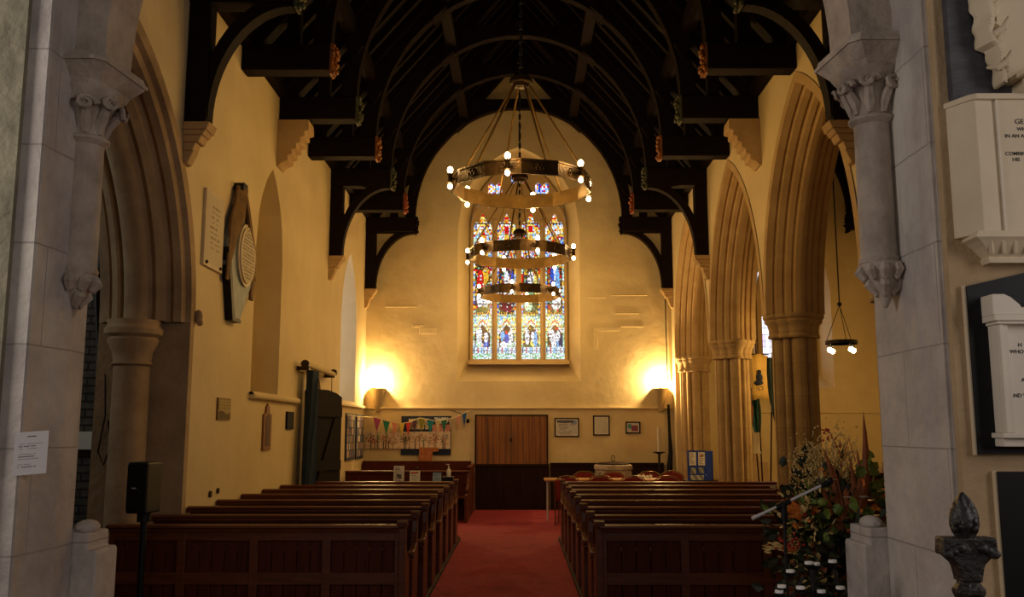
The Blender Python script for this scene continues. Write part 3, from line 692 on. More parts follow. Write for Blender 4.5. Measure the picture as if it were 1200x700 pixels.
cr = thing('curtain_rail', 'cream curtain rail on the left wall above the dark door', 'curtain rail', (-3.15, 13.7, 2.62))
MB().tube([(-3.16, 13.62, 2.63), (-3.16, 15.75, 2.60)], 0.045, 12).build('rail', cream_cloth, cr, smooth=True)
for yy in (13.62, 15.75): MB().tube([(-3.16, yy-0.03, 2.63), (-3.16, yy+0.03, 2.63)], 0.06, 12).build('finial', bronze, cr)
for yy in (13.7, 15.65): MB().box(-3.3, -3.12, yy-0.02, yy+0.02, 2.54, 2.60).build('bracket', bronze, cr)
MB().tube([(-3.1, 15.3, 2.56), (-3.1, 15.3, 2.1)], 0.006, 5).build('pull_cord', bronze, cr)
cu = MB(); A = []; n = 28; zs = [0.25, 0.9, 1.5, 2.0, 2.35, 2.55]; wd = [0.40, 0.38, 0.34, 0.28, 0.24, 0.30]
for j, z in enumerate(zs):
    for i in range(n+1):
        u = i/n; A.append((-3.16+0.055*math.sin(u*PI*9+j*0.25)+0.02, 13.92+(u-0.5)*wd[j]*1.6+0.02*j, z))
cu.add(A, [(j*(n+1)+i, j*(n+1)+i+1, (j+1)*(n+1)+i+1, (j+1)*(n+1)+i) for j in range(len(zs)-1) for i in range(n)])
o = cu.build('curtain', curtain_cloth, None, smooth=True, loc=(-3.16, 13.9, 0.25)); sm = o.modifiers.new('thickness', 'SOLIDIFY'); sm.thickness = 0.012
tag(o, 'dark blue curtain drawn back beside the dark door', 'curtain')

# ------------------------------------------------------------------ chancel arch (near)
def near_wall():
    f = arch_fn(-0.17, 1.2, 2.29+1.2, 3.95)
    holes_wall('wall_chancel', -8, 8, 0, lambda s: 8.2, [(-2.46, 2.12, lambda s: -0.01, f)], ('Y', 4.6, 5.16), stone_grey, marks=(-0.17,))
near_wall()
# right respond is deeper and has a splayed corner; plinth steps at both feet
struct(MB().prism([(2.115, 4.85), (2.125, 5.47), (3.3, 5.47), (3.3, 5.1), (2.16, 4.6)], 'Z', 0, 4.4).build('wall_chancel_right_jamb', stone_grey))
struct(MB().prism([(2.112, 4.86), (2.138, 4.595), (2.9, 4.595), (2.9, 4.7)], 'Z', 0, 5).build('wall_chancel_right_corner', stone_grey))
struct(MB().prism([(-2.45, 5.17), (-2.432, 4.95), (-2.47, 4.593), (-3.4, 4.593), (-3.4, 5.17)], 'Z', 0, 5).build('wall_chancel_left_corner', stone_grey))
struct(MB().box(-5.0, -2.575, 4.56, 4.6, 0, 6).build('wall_chancel_left_face', stone_rough))
wall_buff = mat('wall_buff', S(168, 140, 104), S(188, 160, 122), 0.92, scale=2, bump=0.5, bscale=12)
struct(MB().box(2.142, 5.0, 4.54, 4.6, 0, 6).build('wall_chancel_right_face', wall_buff))
for s, (xa, xb, xc, ya, yb) in ((-1, (-2.52, -2.37, -2.315, 5.18, 5.45)), (1, (2.2, 2.025, 1.99, 5.48, 5.8))):
    struct(MB().prism([(xa, 0), (xc, 0), (xc, 0.985), (xc-(xc-xb)*0.2, 1.0), (xb, 1.0), (xb, 1.09), (xa, 1.10)], 'Y', ya, yb).build('trim_11' if s < 0 else 'trim_12', stone_grey, bevel=0.01), 'stepped stone plinth at the foot of the chancel arch')
    b = MB(); b.ball((xb+s*0.05, ya+0.10, 1.115), 0.07, 0.9, 1.3, 0.6, 8)
    q = b.build('worn_stone', stone_grey, None, smooth=True); tag(q, 'worn rounded stone on the plinth of the chancel arch, %s side' % ('left' if s < 0 else 'right'), 'stone')
def colonnette(sgn, x, y, zc, hs, label):
    """zc = bottom of the shaft, hs = its height"""
    t = thing('arch_colonnette', label, 'column', (x, y, zc))
    MB().lathe([(0.105, 0.0), (0.112, 0.02), (0.10, 0.04), (0.098, hs-0.05), (0.104, hs-0.045), (0.126, hs-0.025), (0.126, hs-0.01), (0.105, hs)], (x, y, zc), 24).build('shaft', stone_carved, t, smooth=True)
    z = zc+hs; KZ = 0.87; cp = MB(); cp.lathe([(0.10, 0.0), (0.102, 0.08), (0.12, 0.16), (0.16, 0.23), (0.19, 0.30)], (x, y, z), 20)
    for k in range(8):
        w = k*PI/4+PI/8; rr = 0.150 if k % 2 else 0.165; zz = 0.20 if k % 2 else 0.175
        cx, cy = x+math.cos(w)*rr, y+math.sin(w)*rr; tx, ty = -math.sin(w), math.cos(w); pts = []; rad = []
        for i in range(14):
            a = i*0.66; q = 0.056*(1-i/15)
            pts.append((cx+tx*q*math.cos(a)+math.cos(w)*0.004*i, cy+ty*q*math.cos(a)+math.sin(w)*0.004*i, z+zz+q*math.sin(a))); rad.append(0.020*(1-i/26))
        cp.tube(pts, rad, 6); cp.ball((cx, cy, z+zz), 0.034, 1, 1, 1, 6)
        cp.tube([(x+math.cos(w)*0.095, y+math.sin(w)*0.095, z+0.01), (x+math.cos(w)*0.105, y+math.sin(w)*0.105, z+0.08), (cx-math.cos(w)*0.01, cy-math.sin(w)*0.01, z+zz-0.02)], [0.02, 0.034, 0.026], 6)
    cp.v = [(v[0], v[1], z+(v[2]-z)*KZ) for v in cp.v]; cp.build('capital', stone_carved, t, smooth=True)
    ab = MB(); wx = x+sgn*0.2
    def slab(z0, r0, z1, r1):
        vs = []
        for zz, r in ((z0, r0), (z1, r1)): vs += [(wx, y-r*1.12, z+zz), (x-sgn*(r*0.80-0.05), y-r*1.12, z+zz), (x-sgn*r*0.80, y-r*1.12+0.05, z+zz), (x-sgn*r, y+r*1.0, z+zz), (wx, y+r*1.0, z+zz)]
        ab.add(vs, [tuple(range(5)), tuple(range(9, 4, -1))]+[(i, (i+1) % 5, 5+(i+1) % 5, 5+i) for i in range(5)])
    slab(0.255, 0.13, 0.29, 0.15); slab(0.29, 0.15, 0.33, 0.165); slab(0.33, 0.165, 0.42, 0.225); slab(0.42, 0.235, 0.445, 0.235); slab(0.445, 0.225, 0.485, 0.215)
    ab.v = [(v[0], v[1], z+(v[2]-z)*KZ) for v in ab.v]; ab.build('abacus', stone_carved, t)
    cb = MB(); cb.lathe([(0.012, -0.25), (0.03, -0.21), (0.045, -0.16), (0.085, -0.10), (0.122, -0.04), (0.128, -0.015), (0.118, 0.0)], (x+sgn*0.02, y, zc), 18)
    for k in range(10):
        w = k*2*PI/10; c, q = math.cos(w), math.sin(w); ox = x+sgn*0.02
        cb.tube([(ox+c*0.118, y+q*0.118, zc-0.015), (ox+c*0.13, y+q*0.13, zc-0.045), (ox+c*0.10, y+q*0.10, zc-0.085), (ox+c*0.115, y+q*0.115, zc-0.10)], [0.02, 0.032, 0.024, 0.010], 6)
        if k % 2: cb.tube([(ox+c*0.08, y+q*0.08, zc-0.09), (ox+c*0.085, y+q*0.085, zc-0.12), (ox+c*0.04, y+q*0.04, zc-0.17), (ox+c*0.05, y+q*0.05, zc-0.19)], [0.02, 0.03, 0.022, 0.008], 6)
    cb.build('corbel', stone_carved, t, smooth=True)
    sp = MB(); R = 2.6; P = []; Q = []
    for i in range(13):
        a = i/12*0.75; P.append((x-sgn*0.15-sgn*R*(1-math.cos(a)), z+0.42+R*math.sin(a))); Q.append((P[-1][0]+sgn*0.36, P[-1][1]+0.02))
    sp.strip(P, Q, 'Y', y-0.16, y+0.18); sp.build('arch_springer', stone_carved, t)
colonnette(-1, -2.43, 4.98, 2.50, 0.775, 'carved stone colonnette with volute capital on the left of the chancel arch')
colonnette(1, 2.03, 5.12, 2.58, 0.85, 'carved stone colonnette with volute capital beside the memorials')
# choir around the photographer
struct(MB().box(-5.1, -5, -4, 4.6, 0, 7).build('wall_choir_left', stone_grey))
struct(MB().box(5, 5.1, -4, 4.6, 0, 7).build('wall_choir_right', wall_buff))
struct(MB().box(-5, 5, -4, 4.6, 7, 7.1).build('ceiling_choir', roof_board))

# ------------------------------------------------------------------ pews
def bench_end(mb, x, yb, w=0.05):
    """yb: back plane; seat towards the photographer"""
    pts = [(yb+0.035, 0.0), (yb+0.035, 0.87), (yb+0.05, 0.88), (yb+0.05, 0.91), (yb-0.05, 0.91), (yb-0.05, 0.88), (yb-0.04, 0.86), (yb-0.055, 0.76), (yb-0.10, 0.67), (yb-0.20, 0.625), (yb-0.36, 0.62), (yb-0.40, 0.60), (yb-0.41, 0.56), (yb-0.38, 0.53), (yb-0.37, 0.4), (yb-0.40, 0.0)]
    mb.prism(pts, 'X', x-w/2, x+w/2)
def pew(x0, x1, yb, ends, label, group):
    t = thing('church_pew', label, 'pew', ((x0+x1)/2, yb-0.2, 0), group)
    mb = MB(); n = max(4, int((x1-x0)/0.14))
    mb.box(x0, x1, yb-0.012, yb+0.012, 0.1, 0.84)
    for i in range(n):
        a = x0+(x1-x0)*i/n; b = x0+(x1-x0)*(i+1)/n; mb.box(a+0.004, b-0.004, yb-0.02, yb+0.02, 0.12, 0.80)
    mb.box(x0, x1, yb-0.026, yb+0.026, 0.76, 0.85); mb.box(x0, x1, yb-0.026, yb+0.026, 0.05, 0.14)
    mb.build('backrest', pew_panel, t)
    MB().prism([(yb-0.045, 0.845), (yb-0.05, 0.86), (yb-0.045, 0.875), (yb-0.055, 0.885), (yb-0.045, 0.90), (yb+0.0, 0.908), (yb+0.045, 0.90), (yb+0.055, 0.885), (yb+0.045, 0.845)], 'X', x0-0.02, x1).build('top_rail', pew_wood, t)
    MB().box(x0, min(x1, 3.28) if yb < 13.5 and yb > 12.5 else x1, yb-0.42, yb-0.02, 0.42, 0.455).build('seat', pew_wood, t, bevel=0.01)
    MB().box(x0, x1, yb+0.02, yb+0.17, 0.70, 0.72).build('book_ledge', pew_wood, t, bevel=0.005)
    for (x, aisle) in ends:
        e = MB(); bench_end(e, x, yb); eo = e.build('bench_end', pew_wood, t, bevel=0.006)
        c = MB()
        for dy in (-0.03, 0.03): c.tube([(x-0.036, yb+dy, 0.915), (x+0.036, yb+dy, 0.915)], 0.024, 8)
        c.box(x-0.034, x+0.034, yb-0.055, yb+0.055, 0.89, 0.91)
        c.build('end_cap', pew_wood, eo, smooth=True)
        MB().tube([(x-0.034, yb-0.385, 0.60), (x+0.034, yb-0.385, 0.60)], 0.032, 10).build('arm_knob', pew_wood, eo, smooth=True)
    return t
ORD = ['front', 'second', 'third', 'fourth', 'fifth', 'sixth', 'seventh', 'eighth']
def frontal(x0, x1, y, endx, label):
    t = thing('pew_front', label, 'pew front', ((x0+x1)/2, y, 0))
    fr = MB(); fr.box(x0, x1, y-0.02, y+0.03, 0.78, 0.86); fr.box(x0, x1, y-0.02, y+0.03, 0.44, 0.535); fr.box(x0, x1, y-0.02, y+0.03, 0.04, 0.16)
    n = max(1, round((x1-x0)/0.66)); w = (x1-x0)/n
    for i in range(n+1):
        cx = x0+i*w; a, b = max(x0, cx-0.035), min(x1, cx+0.035); fr.box(a, b, y-0.022, y+0.03, 0.04, 0.86)
    fr.build('frame', pew_wood, t, bevel=0.005)
    pn = MB()
    for i in range(n):
        a, b = x0+i*w+0.035, x0+(i+1)*w-0.035; k = 5; q = (b-a)/k
        for j in range(k):
            for z0, z1 in ((0.16, 0.44), (0.535, 0.78)): pn.prism([(a+j*q+0.002, y+0.012), (a+j*q+0.006, y+0.004), (a+(j+1)*q-0.006, y+0.004), (a+(j+1)*q-0.002, y+0.012), (a+(j+1)*q-0.002, y+0.02), (a+j*q+0.002, y+0.02)], 'Z', z0, z1)
    pn.build('panel', pew_panel, t)
    MB().prism([(y-0.045, 0.85), (y-0.05, 0.865), (y-0.04, 0.875), (y-0.055, 0.885), (y-0.05, 0.90), (y, 0.908), (y+0.1, 0.90), (y+0.1, 0.85)], 'X', x0-0.02, x1).build('top_rail', pew_wood, t)
    MB().box(x0, x1, y+0.03, y+0.26, 0.68, 0.70).build('book_ledge', pew_wood, t)
    e = MB(); e.prism([(y-0.03, 0.0), (y-0.03, 0.88), (y-0.05, 0.89), (y-0.05, 0.91), (y+0.06, 0.91), (y+0.06, 0.88), (y+0.05, 0.86), (y+0.05, 0.76), (y+0.12, 0.66), (y+0.24, 0.62), (y+0.26, 0.58), (y+0.24, 0.0)], 'X', endx-0.028, endx+0.028)
    eo = e.build('bench_end', pew_wood, t, bevel=0.006)
    c = MB()
    for dy in (-0.03, 0.03): c.tube([(endx-0.04, y+dy, 0.915), (endx+0.04, y+dy, 0.915)], 0.024, 8)
    c.build('end_cap', pew_wood, eo, smooth=True)
y0p, dp = 7.55, 0.905
frontal(-3.27, -0.955, y0p, -0.93, 'panelled pew front with vertical boards, left of the aisle, behind the loudspeaker')
frontal(0.665, 3.28, y0p, 0.64, 'panelled pew front with vertical boards, right of the aisle, behind the flowers')
for k in range(1, 8):
    Y = y0p+dp*k
    pew(-3.27 if k < 7 else -2.98, -0.955, Y, [(-0.93, 1)], '%s pew from the front in the block left of the aisle' % ORD[k-1].replace('front', 'first'), 'pews left of the aisle')
    xe = 3.9 if k in (6, 7) else (3.28 if k in (4, 5) else 4.15)
    if k == 4: xe = 4.0
    if k in (1, 2): xe = 3.28
    pew(0.665, xe, Y, [(0.64, 1)], '%s pew from the front in the block right of the aisle' % ORD[k-1].replace('front', 'first'), 'pews right of the aisle')
for (a, b, x) in ((-3.27, -0.89, -0.9), (0.60, 3.28, 0.61)):
    struct(MB().box(a, b, 7.4, 14.35, 0, 0.055).build('floor_platform', dark_panel, bevel=0.01), 'low wooden platform under the pews')
# box pew at the back left
bp = thing('box_pew', 'long dark wooden box pew against the back wall, left of the aisle', 'pew', (-2.1, 17.4, 0))
mb = MB(); mb.box(-3.27, -0.98, 17.62, 17.66, 0, 0.88)
for i in range(16): mb.box(-3.27+i*0.143, -3.27+i*0.143+0.137, 17.605, 17.64, 0.1, 0.8)
mb.build('backrest', pew_panel, bp)
MB().box(-3.27, -0.95, 17.58, 17.70, 0.87, 0.905).build('top_rail', pew_wood, bp, bevel=0.01)
MB().box(-3.27, -0.98, 17.2, 17.6, 0.42, 0.45).build('seat', pew_wood, bp)
e = MB(); bench_end(e, -0.95, 17.64, 0.06); e.box(-0.98, -0.93, 16.9, 17.3, 0, 0.5); e.build('bench_end', pew_wood, bp, bevel=0.006)
MB().box(-0.97, -0.93, 17.68, 19.5, 0.0, 0.93).box(-0.985, -0.915, 17.68, 19.5, 0.92, 0.97).box(-0.93, -0.92, 17.8, 18.5, 0.15, 0.8).box(-0.93, -0.92, 18.65, 19.4, 0.15, 0.8).build('side_panel', pew_panel, bp)
bk = thing('back_bench', 'dark wooden bench fixed to the back wall below the frieze', 'bench', (-2.1, 19.3, 0))
MB().box(-3.27, -1.0, 19.1, 19.55, 0.42, 0.46).build('seat', pew_wood, bk); MB().box(-3.27, -1.0, 19.56, 19.66, 0, 1.02).build('backrest', pew_panel, bk)
# narrow book table behind the last left pew, with what stands on it
tb = thing('book_table', 'narrow dark table behind the last pew of the left block', 'table', (-1.8, 14.45, 0))
MB().box(-2.75, -0.98, 14.25, 14.65, 0.84, 0.87).build('tabletop', dark_panel, tb)
for x in (-2.65, -1.05):
    for y in (14.3, 14.6): MB().box(x-0.03, x+0.03, y-0.03, y+0.03, 0, 0.84).build('leg', dark_panel, tb)
def notice_fn(W, Hh, seed, head=None, img=None, base=(0.75, 0.72, 0.68), inkc=(0.12, 0.1, 0.1)):
    def f(u, v):
        if head and v > Hh-head[0]: return head[1]
        if img and img[0] < u < img[1] and img[2] < v < img[3]:
            return tuple(c*(0.65+0.35*math.sin(u*55+v*38+seed)) for c in img[4])
        r = int(v/0.024); h = hsh(r, seed)
        if (v % 0.024) < 0.009 and W*0.1 < u < W*(0.55+0.38*h) and v < Hh*0.92 and hsh(int(u/0.014), r, seed) > 0.2: return inkc
        return base
    return f
def easel_card(name, x, y, w, h, fn, label, cat='leaflet', z=0.87, lean=0.03):
    o = picture(name, (x-w/2, y, z), (w, 0, 0), (0, lean, h), 26, 34, fn)
    s = o.modifiers.new('thickness', 'SOLIDIFY'); s.thickness = 0.004
    tag(o, label, cat); return o
easel_card('leaflet_stand', -1.84, 14.35, 0.16, 0.245, notice_fn(0.16, 0.245, 3, img=(0.04, 0.12, 0.05, 0.12, (0.3, 0.28, 0.3))), 'tall white leaflet standing behind the left pews')
easel_card('notice_card', -1.60, 14.40, 0.16, 0.17, notice_fn(0.16, 0.17, 5, img=(0.02, 0.13, 0.125, 0.15, (0.8, 0.1, 0.1))), 'short white card with a red strip standing behind the left pews')
easel_card('notice_card', -1.26, 14.40, 0.13, 0.14, notice_fn(0.13, 0.14, 8, head=(0.03, (0.2, 0.35, 0.6)), base=(0.35, 0.5, 0.7)), 'pale blue card beside the black tray behind the left pews')
o = MB().box(-1.18, -1.00, 14.3, 14.5, 0.87, 0.95).build('paper_tray', black, bevel=0.008); tag(o, 'black tray at the aisle end of the book table', 'tray')
sb = thing('sanitiser_bottle', 'clear sanitiser bottle with white pump on the black tray', 'bottle', (-1.08, 14.4, 0.95))
MB().lathe([(0.0, 0), (0.03, 0.0), (0.032, 0.02), (0.032, 0.10), (0.012, 0.125), (0.012, 0.14)], (-1.08, 14.4, 0.95), 14).build('bottle_body', white, sb, smooth=True)
MB().lathe([(0.014, 0.14), (0.014, 0.155), (0.005, 0.156), (0.005, 0.18)], (-1.08, 14.4, 0.95), 10).box(-1.12, -1.07, 14.39, 14.41, 1.13, 1.142).build('pump', white, sb)
o = MB().tube([(-1.58, 14.5, 0.87), (-1.58, 14.5, 1.0)], 0.012, 8).ball((-1.58, 14.5, 1.07), 0.022, 1, 1, 1.3).build('small_cross_stand', bronze); tag(o, 'small brown stick ornament behind the white card', 'ornament')

# ------------------------------------------------------------------ memorials on the left wall
tl = thing('inscribed_tablet', 'rectangular marble tablet with faint writing, nearest on the left wall', 'memorial', (-XW, 9.7, 3.77))
MB().box(-XW, -XW+0.035, 9.38, 9.98, 3.36, 4.18).build('slab', marble, tl, bevel=0.006)
picture('inscription', (-XW+0.037, 9.42, 3.40), (0, 0.52, 0), (0, 0, 0.74), 50, 60, lambda u, v: (0.30, 0.24, 0.16) if (v % 0.055) < 0.02 and 0.15 < v < 0.66 and hsh(int(u/0.022), int(v/0.055), 2) > 0.3 and 0.06+0.1*hsh(3, int(v/0.055)) < u < 0.46-0.1*hsh(1, int(v/0.055)) else (0.60, 0.51, 0.36), tl)
for dy in (9.45, 9.9): MB().ball((-XW+0.04, dy, 3.40), 0.02).build('stud', bronze, tl)
dm = thing('draped_memorial', 'dark slate memorial with drapery over a white oval tablet', 'memorial', (-XW, 10.95, 3.7))
X0 = -XW
MB().prism([(10.50, 4.28), (10.72, 4.28), (11.30, 3.85), (11.28, 3.62), (10.74, 2.97), (10.50, 2.97), (10.22, 3.55), (10.18, 3.80)], 'X', X0, X0+0.075).build('slate_back', slate_blue, dm, bevel=0.006)
MB().prism([(10.17, 3.72), (10.25, 3.72), (10.50, 2.97), (10.72, 2.97), (10.74, 2.93), (10.42, 2.93)], 'X', X0, X0+0.09).build('lower_edge', black, dm)
ov = MB(); k = 32
for (r0, x0_, x1_) in ((1.0, 0.06, 0.10), (0.9, 0.10, 0.12)):
    P = [(10.82+0.32*r0*math.cos(2*PI*i/k), 3.74+0.37*r0*math.sin(2*PI*i/k)) for i in range(k)]; ov.prism(P, 'X', X0+x0_, X0+x1_)
ov.build('oval_tablet', marble, dm, smooth=False)
picture('inscription', (X0+0.122, 10.56, 3.42), (0, 0.52, 0), (0, 0, 0.64), 40, 56, lambda u, v: (0.14, 0.11, 0.08) if (v % 0.04) < 0.016 and hsh(int(u/0.026), int(v/0.04), 9) > 0.2 else (0.50, 0.42, 0.29), dm, None, lambda u, v: ((u-0.26)/0.25)**2+((v-0.32)/0.315)**2 < 1)
drp = MB()
for i in range(7):
    q = i/6
    drp.tube([(X0+0.06+0.05*q, 10.50+0.09*q, 4.50), (X0+0.07+0.05*q, 10.42+0.16*q, 4.28), (X0+0.07+0.05*q, 10.28+0.26*q, 4.06+0.05*q), (X0+0.08+0.03*q, 10.22+0.12*q, 3.80+0.06*q), (X0+0.08, 10.20+0.07*q, 3.58), (X0+0.07, 10.20+0.06*q, 3.36+0.02*(i % 2))], [0.018, 0.022, 0.026, 0.022, 0.018, 0.012], 6)
    drp.tube([(X0+0.06+0.05*q, 10.66-0.07*q, 4.50), (X0+0.07+0.05*q, 10.82-0.12*q, 4.28), (X0+0.07+0.04*q, 11.0-0.14*q, 4.08), (X0+0.07+0.02*q, 11.22-0.12*q, 3.84), (X0+0.07, 11.24-0.1*q, 3.5), (X0+0.06, 11.22-0.08*q, 3.26)], [0.025, 0.032, 0.034, 0.03, 0.025, 0.018], 6)
drp.build('drapery', mat('drapery_brown', S(104, 76, 42), S(146, 110, 64), 0.7, scale=5), dm, smooth=True)
MB().prism([(10.50, 4.46), (10.70, 4.46), (10.68, 4.55), (10.54, 4.55)], 'X', X0, X0+0.12).build('finial', black, dm)
dm.location.y -= 0.17; dm.location.z -= 0.05
bp_ = thing('brass_plaque', 'small square gold plaque low on the left wall', 'plaque', (X0, 10.33, 1.89))
MB().box(X0, X0+0.02, 10.10, 10.54, 1.77, 2.01).build('plate', brass, bp_)
picture('inscription', (X0+0.022, 10.12, 1.78), (0, 0.40, 0), (0, 0, 0.22), 30, 20, lambda u, v: (0.14, 0.09, 0.03) if v < 0.07+0.02*math.sin(u*16) else ((0.25, 0.18, 0.07) if (v % 0.035) < 0.012 and hsh(int(u*50), int(v*28)) > 0.3 else (0.42, 0.32, 0.12)), bp_)
ab_ = thing('arched_memorial', 'narrow brown memorial plate with a rounded top on the left wall', 'memorial', (X0, 12.1, 1.66))
MB().prism([(11.93, 1.40), (12.30, 1.40), (12.30, 1.86), (12.20, 1.88), (12.18, 1.96), (12.12, 2.0), (12.05, 1.96), (12.03, 1.88), (11.93, 1.86)], 'X', X0, X0+0.025).build('plate', mat('brown_brass', S(120, 78, 44), S(144, 96, 56), 0.5, metal=0.3, scale=5), ab_)
MB().prism([(12.02, 1.45), (12.21, 1.45), (12.21, 1.82), (12.115, 1.87), (12.02, 1.82)], 'X', X0+0.025, X0+0.03).build('engraving', mat('engraving', S(86, 54, 32), None, 0.6), ab_)
o = MB().box(X0, X0+0.03, 13.12, 13.50, 1.67, 1.92).build('dark_plaque', black, bevel=0.004); tag(o, 'small black plaque just before the blue curtain', 'plaque')
for (y, z, r, lb) in ((10.0, 0.98, 0.035, 'dark round fitting low on the left wall'), (10.25, 1.0, 0.03, 'smaller dark round fitting low on the left wall')):
    o = MB().tube([(X0, y, z), (X0+0.02, y, z)], r, 12).build('wall_fitting', bronze); tag(o, lb, 'fitting')

# ------------------------------------------------------------------ far wall: boards, frieze, bunting, frames
def tree_fn(W, Hh, seed):
    rr = random.Random(seed); tr = [(rr.uniform(0.05, 0.95)*W, rr.uniform(0.4, 0.8)*Hh, rr.uniform(0.05, 0.10), rr.choice([(0.25, 0.10, 0.05), (0.35, 0.12, 0.06), (0.10, 0.20, 0.10), (0.06, 0.06, 0.05), (0.4, 0.25, 0.1)])) for _ in range(int(W*15)+3)]
    def f(u, v):
        for (cx, cz, r, c) in tr:
            d = math.hypot(u-cx, v-cz); a = math.atan2(v-cz, u-cx)
            if d < r and (math.sin(a*7+cx*40) > 0.1 or d < r*0.3) and hsh(int(u*80), int(v*80), seed) > 0.35: return c
            if abs(u-cx) < 0.008 and v < cz: return (0.08, 0.05, 0.03)
        h = hsh(int(u*24), int(v*24), seed)
        return (0.62, 0.50, 0.38) if h > 0.2 else (0.50, 0.33, 0.22)
    return f
Yb = YF-0.012
db = thing('display_board', 'dark blue display board with painted tree pictures left of the door', 'board', (-1.95, YF, 1.5))
MB().box(-2.5, -1.44, YF-0.035, YF, 1.14, 1.96).build('board', navy, db)
picture('picture_sheet', (-2.34, YF-0.04, 1.68), (0.42, 0, 0), (0, 0, 0.22), 30, 16, tree_fn(0.42, 0.22, 4), db)
picture('picture_sheet', (-1.84, YF-0.04, 1.62), (0.38, 0, 0), (0, 0, 0.16), 30, 14, lambda u, v: (0.62, 0.28, 0.24) if hsh(int(u*50), int(v*50), 3) > 0.25 else (0.35, 0.12, 0.10), db)
picture('picture_sheet', (-1.80, YF-0.04, 1.80), (0.3, 0, 0), (0, 0, 0.13), 20, 10, lambda u, v: (0.5, 0.52, 0.48) if hsh(int(u*40), int(v*40), 3) > 0.4 else (0.05, 0.09, 0.14), db)
o = picture('paper_frieze', (-3.25, YF-0.055, 1.27), (1.80, 0, 0), (0, 0, 0.36), 150, 34, tree_fn(1.8, 0.36, 11)); s_ = o.modifiers.new('thickness', 'SOLIDIFY'); s_.thickness = 0.004
tag(o, 'long paper frieze of painted trees across the back wall', 'frieze')
o = MB().prism([(-2.12, 1.0), (-1.84, 1.0), (-1.82, 1.2), (-1.7, 1.22), (-1.7, 1.3), (-2.1, 1.3)], 'Y', YF-0.085, YF-0.06).build('paper_cutout', mat('brown_paper', S(150, 88, 48), S(190, 120, 70), 0.8, scale=14)); tag(o, 'orange brown paper cutout hanging below the painted frieze', 'decoration')
for (ya, yb_, sd, lb) in ((17.65, 18.55, 21, 'nearer dark collage board on the left wall beside the door'), (18.75, 19.6, 33, 'farther dark collage board on the left wall, next to the corner')):
    t = thing('collage_board', lb, 'board', (X0, (ya+yb_)/2, 1.5))
    MB().box(X0, X0+0.03, ya, yb_, 1.08, 1.98).build('board', navy, t)
    W = yb_-ya-0.1
    def cf(u, v, sd=sd):
        h = hsh(int(u*9), int(v*7), sd)
        if (u*9) % 1 < 0.12 or (v*7) % 1 < 0.12: return (0.02, 0.03, 0.06)
        return [(0.05, 0.06, 0.10), (0.30, 0.18, 0.10), (0.10, 0.10, 0.2), (0.5, 0.4, 0.3), (0.12, 0.05, 0.05)][int(h*5)]
    picture('collage', (X0+0.032, ya+0.05, 1.12), (0, W, 0), (0, 0, 0.82), 40, 40, cf, t)
bu = thing('bunting', 'string of coloured triangular pennants across the left corner', 'bunting', (-2.5, 19.6, 1.9))
sp_ = [(-3.26, 17.6, 1.95), (-3.2, 18.6, 1.93), (-3.05, 19.55, 1.93), (-2.75, 19.62, 1.84), (-2.5, 19.66, 1.80), (-2.3, 19.68, 1.83), (-2.1, 19.7, 1.92), (-1.8, 19.7, 1.86), (-1.6, 19.7, 1.87), (-1.35, 19.7, 1.93), (-1.15, 19.72, 2.02), (-0.98, 19.74, 2.1)]
MB().tube(sp_, 0.008, 5).build('string', cream_cloth, bu)
def on_string(t):
    t *= len(sp_)-1; i = min(int(t), len(sp_)-2); return Vector(sp_[i]).lerp(Vector(sp_[i+1]), t-i)
FC = [(150, 60, 110), (20, 110, 90), (200, 130, 110), (210, 180, 80), (200, 60, 60), (90, 60, 80), (130, 130, 50), (20, 120, 130), (190, 170, 120), (30, 100, 80), (170, 150, 120), (200, 140, 120), (30, 80, 150)]
for i, c in enumerate(FC):
    u = 0.20+i*0.059; a = on_string(u-0.024); b = on_string(u+0.024); m_ = (a+b)/2+Vector((0, 0, -0.29)); n_ = Vector((0.002, -0.006, 0))
    fm = mat('pennant_%d' % i, S(*c), None, 0.85)
    po = MB().add([a, b, m_, a+n_, b+n_, m_+n_], [(0, 1, 2), (5, 4, 3), (0, 3, 4, 1), (1, 4, 5, 2), (2, 5, 3, 0)]).build('pennant', fm, bu)
def frame(x0, x1, z0, z1, fn, label, fw=0.025, mw=0.04):
    t = thing('framed_notice', label, 'picture', ((x0+x1)/2, YF, z0), 'framed sheets right of the door')
    mb = MB().box(x0, x1, YF-0.03, YF, z0, z0+fw).box(x0, x1, YF-0.03, YF, z1-fw, z1).box(x0, x0+fw, YF-0.03, YF, z0, z1).box(x1-fw, x1, YF-0.03, YF, z0, z1); mb.build('frame', black, t)
    MB().box(x0+fw, x1-fw, YF-0.015, YF, z0+fw, z1-fw).build('mount', paper, t)
    W, Hh = x1-x0-2*mw-0.02, z1-z0-2*mw-0.02
    picture('sheet', (x0+mw+0.01, YF-0.018, z0+mw+0.01), (W, 0, 0), (0, 0, Hh), 44, 34, fn(W, Hh), t)
frame(0.76, 1.28, 1.52, 1.92, lambda W, Hh: (lambda u, v: (0.08, 0.08, 0.11) if v > Hh-0.05 and (u < W*0.85) else ((0.25, 0.3, 0.5) if u > W*0.7 and v > Hh*0.7 else notice_fn(W, Hh, 5, base=(0.52, 0.5, 0.48))(u, v))), 'wide black framed printed notice nearest the door')
frame(1.58, 1.93, 1.55, 1.97, lambda W, Hh: notice_fn(W, Hh, 12, base=(0.55, 0.52, 0.44), inkc=(0.35, 0.33, 0.28)), 'upright black framed certificate, middle of the three frames')
frame(2.27, 2.58, 1.59, 1.84, lambda W, Hh: (lambda u, v: (0.10, 0.30, 0.34) if u < W*0.35 and v > Hh*0.35 else ((0.25, 0.06, 0.10) if v < Hh*0.8 and u > W*0.35 else (0.6, 0.58, 0.5))), 'small dark framed colour picture nearest the right wall lamp')
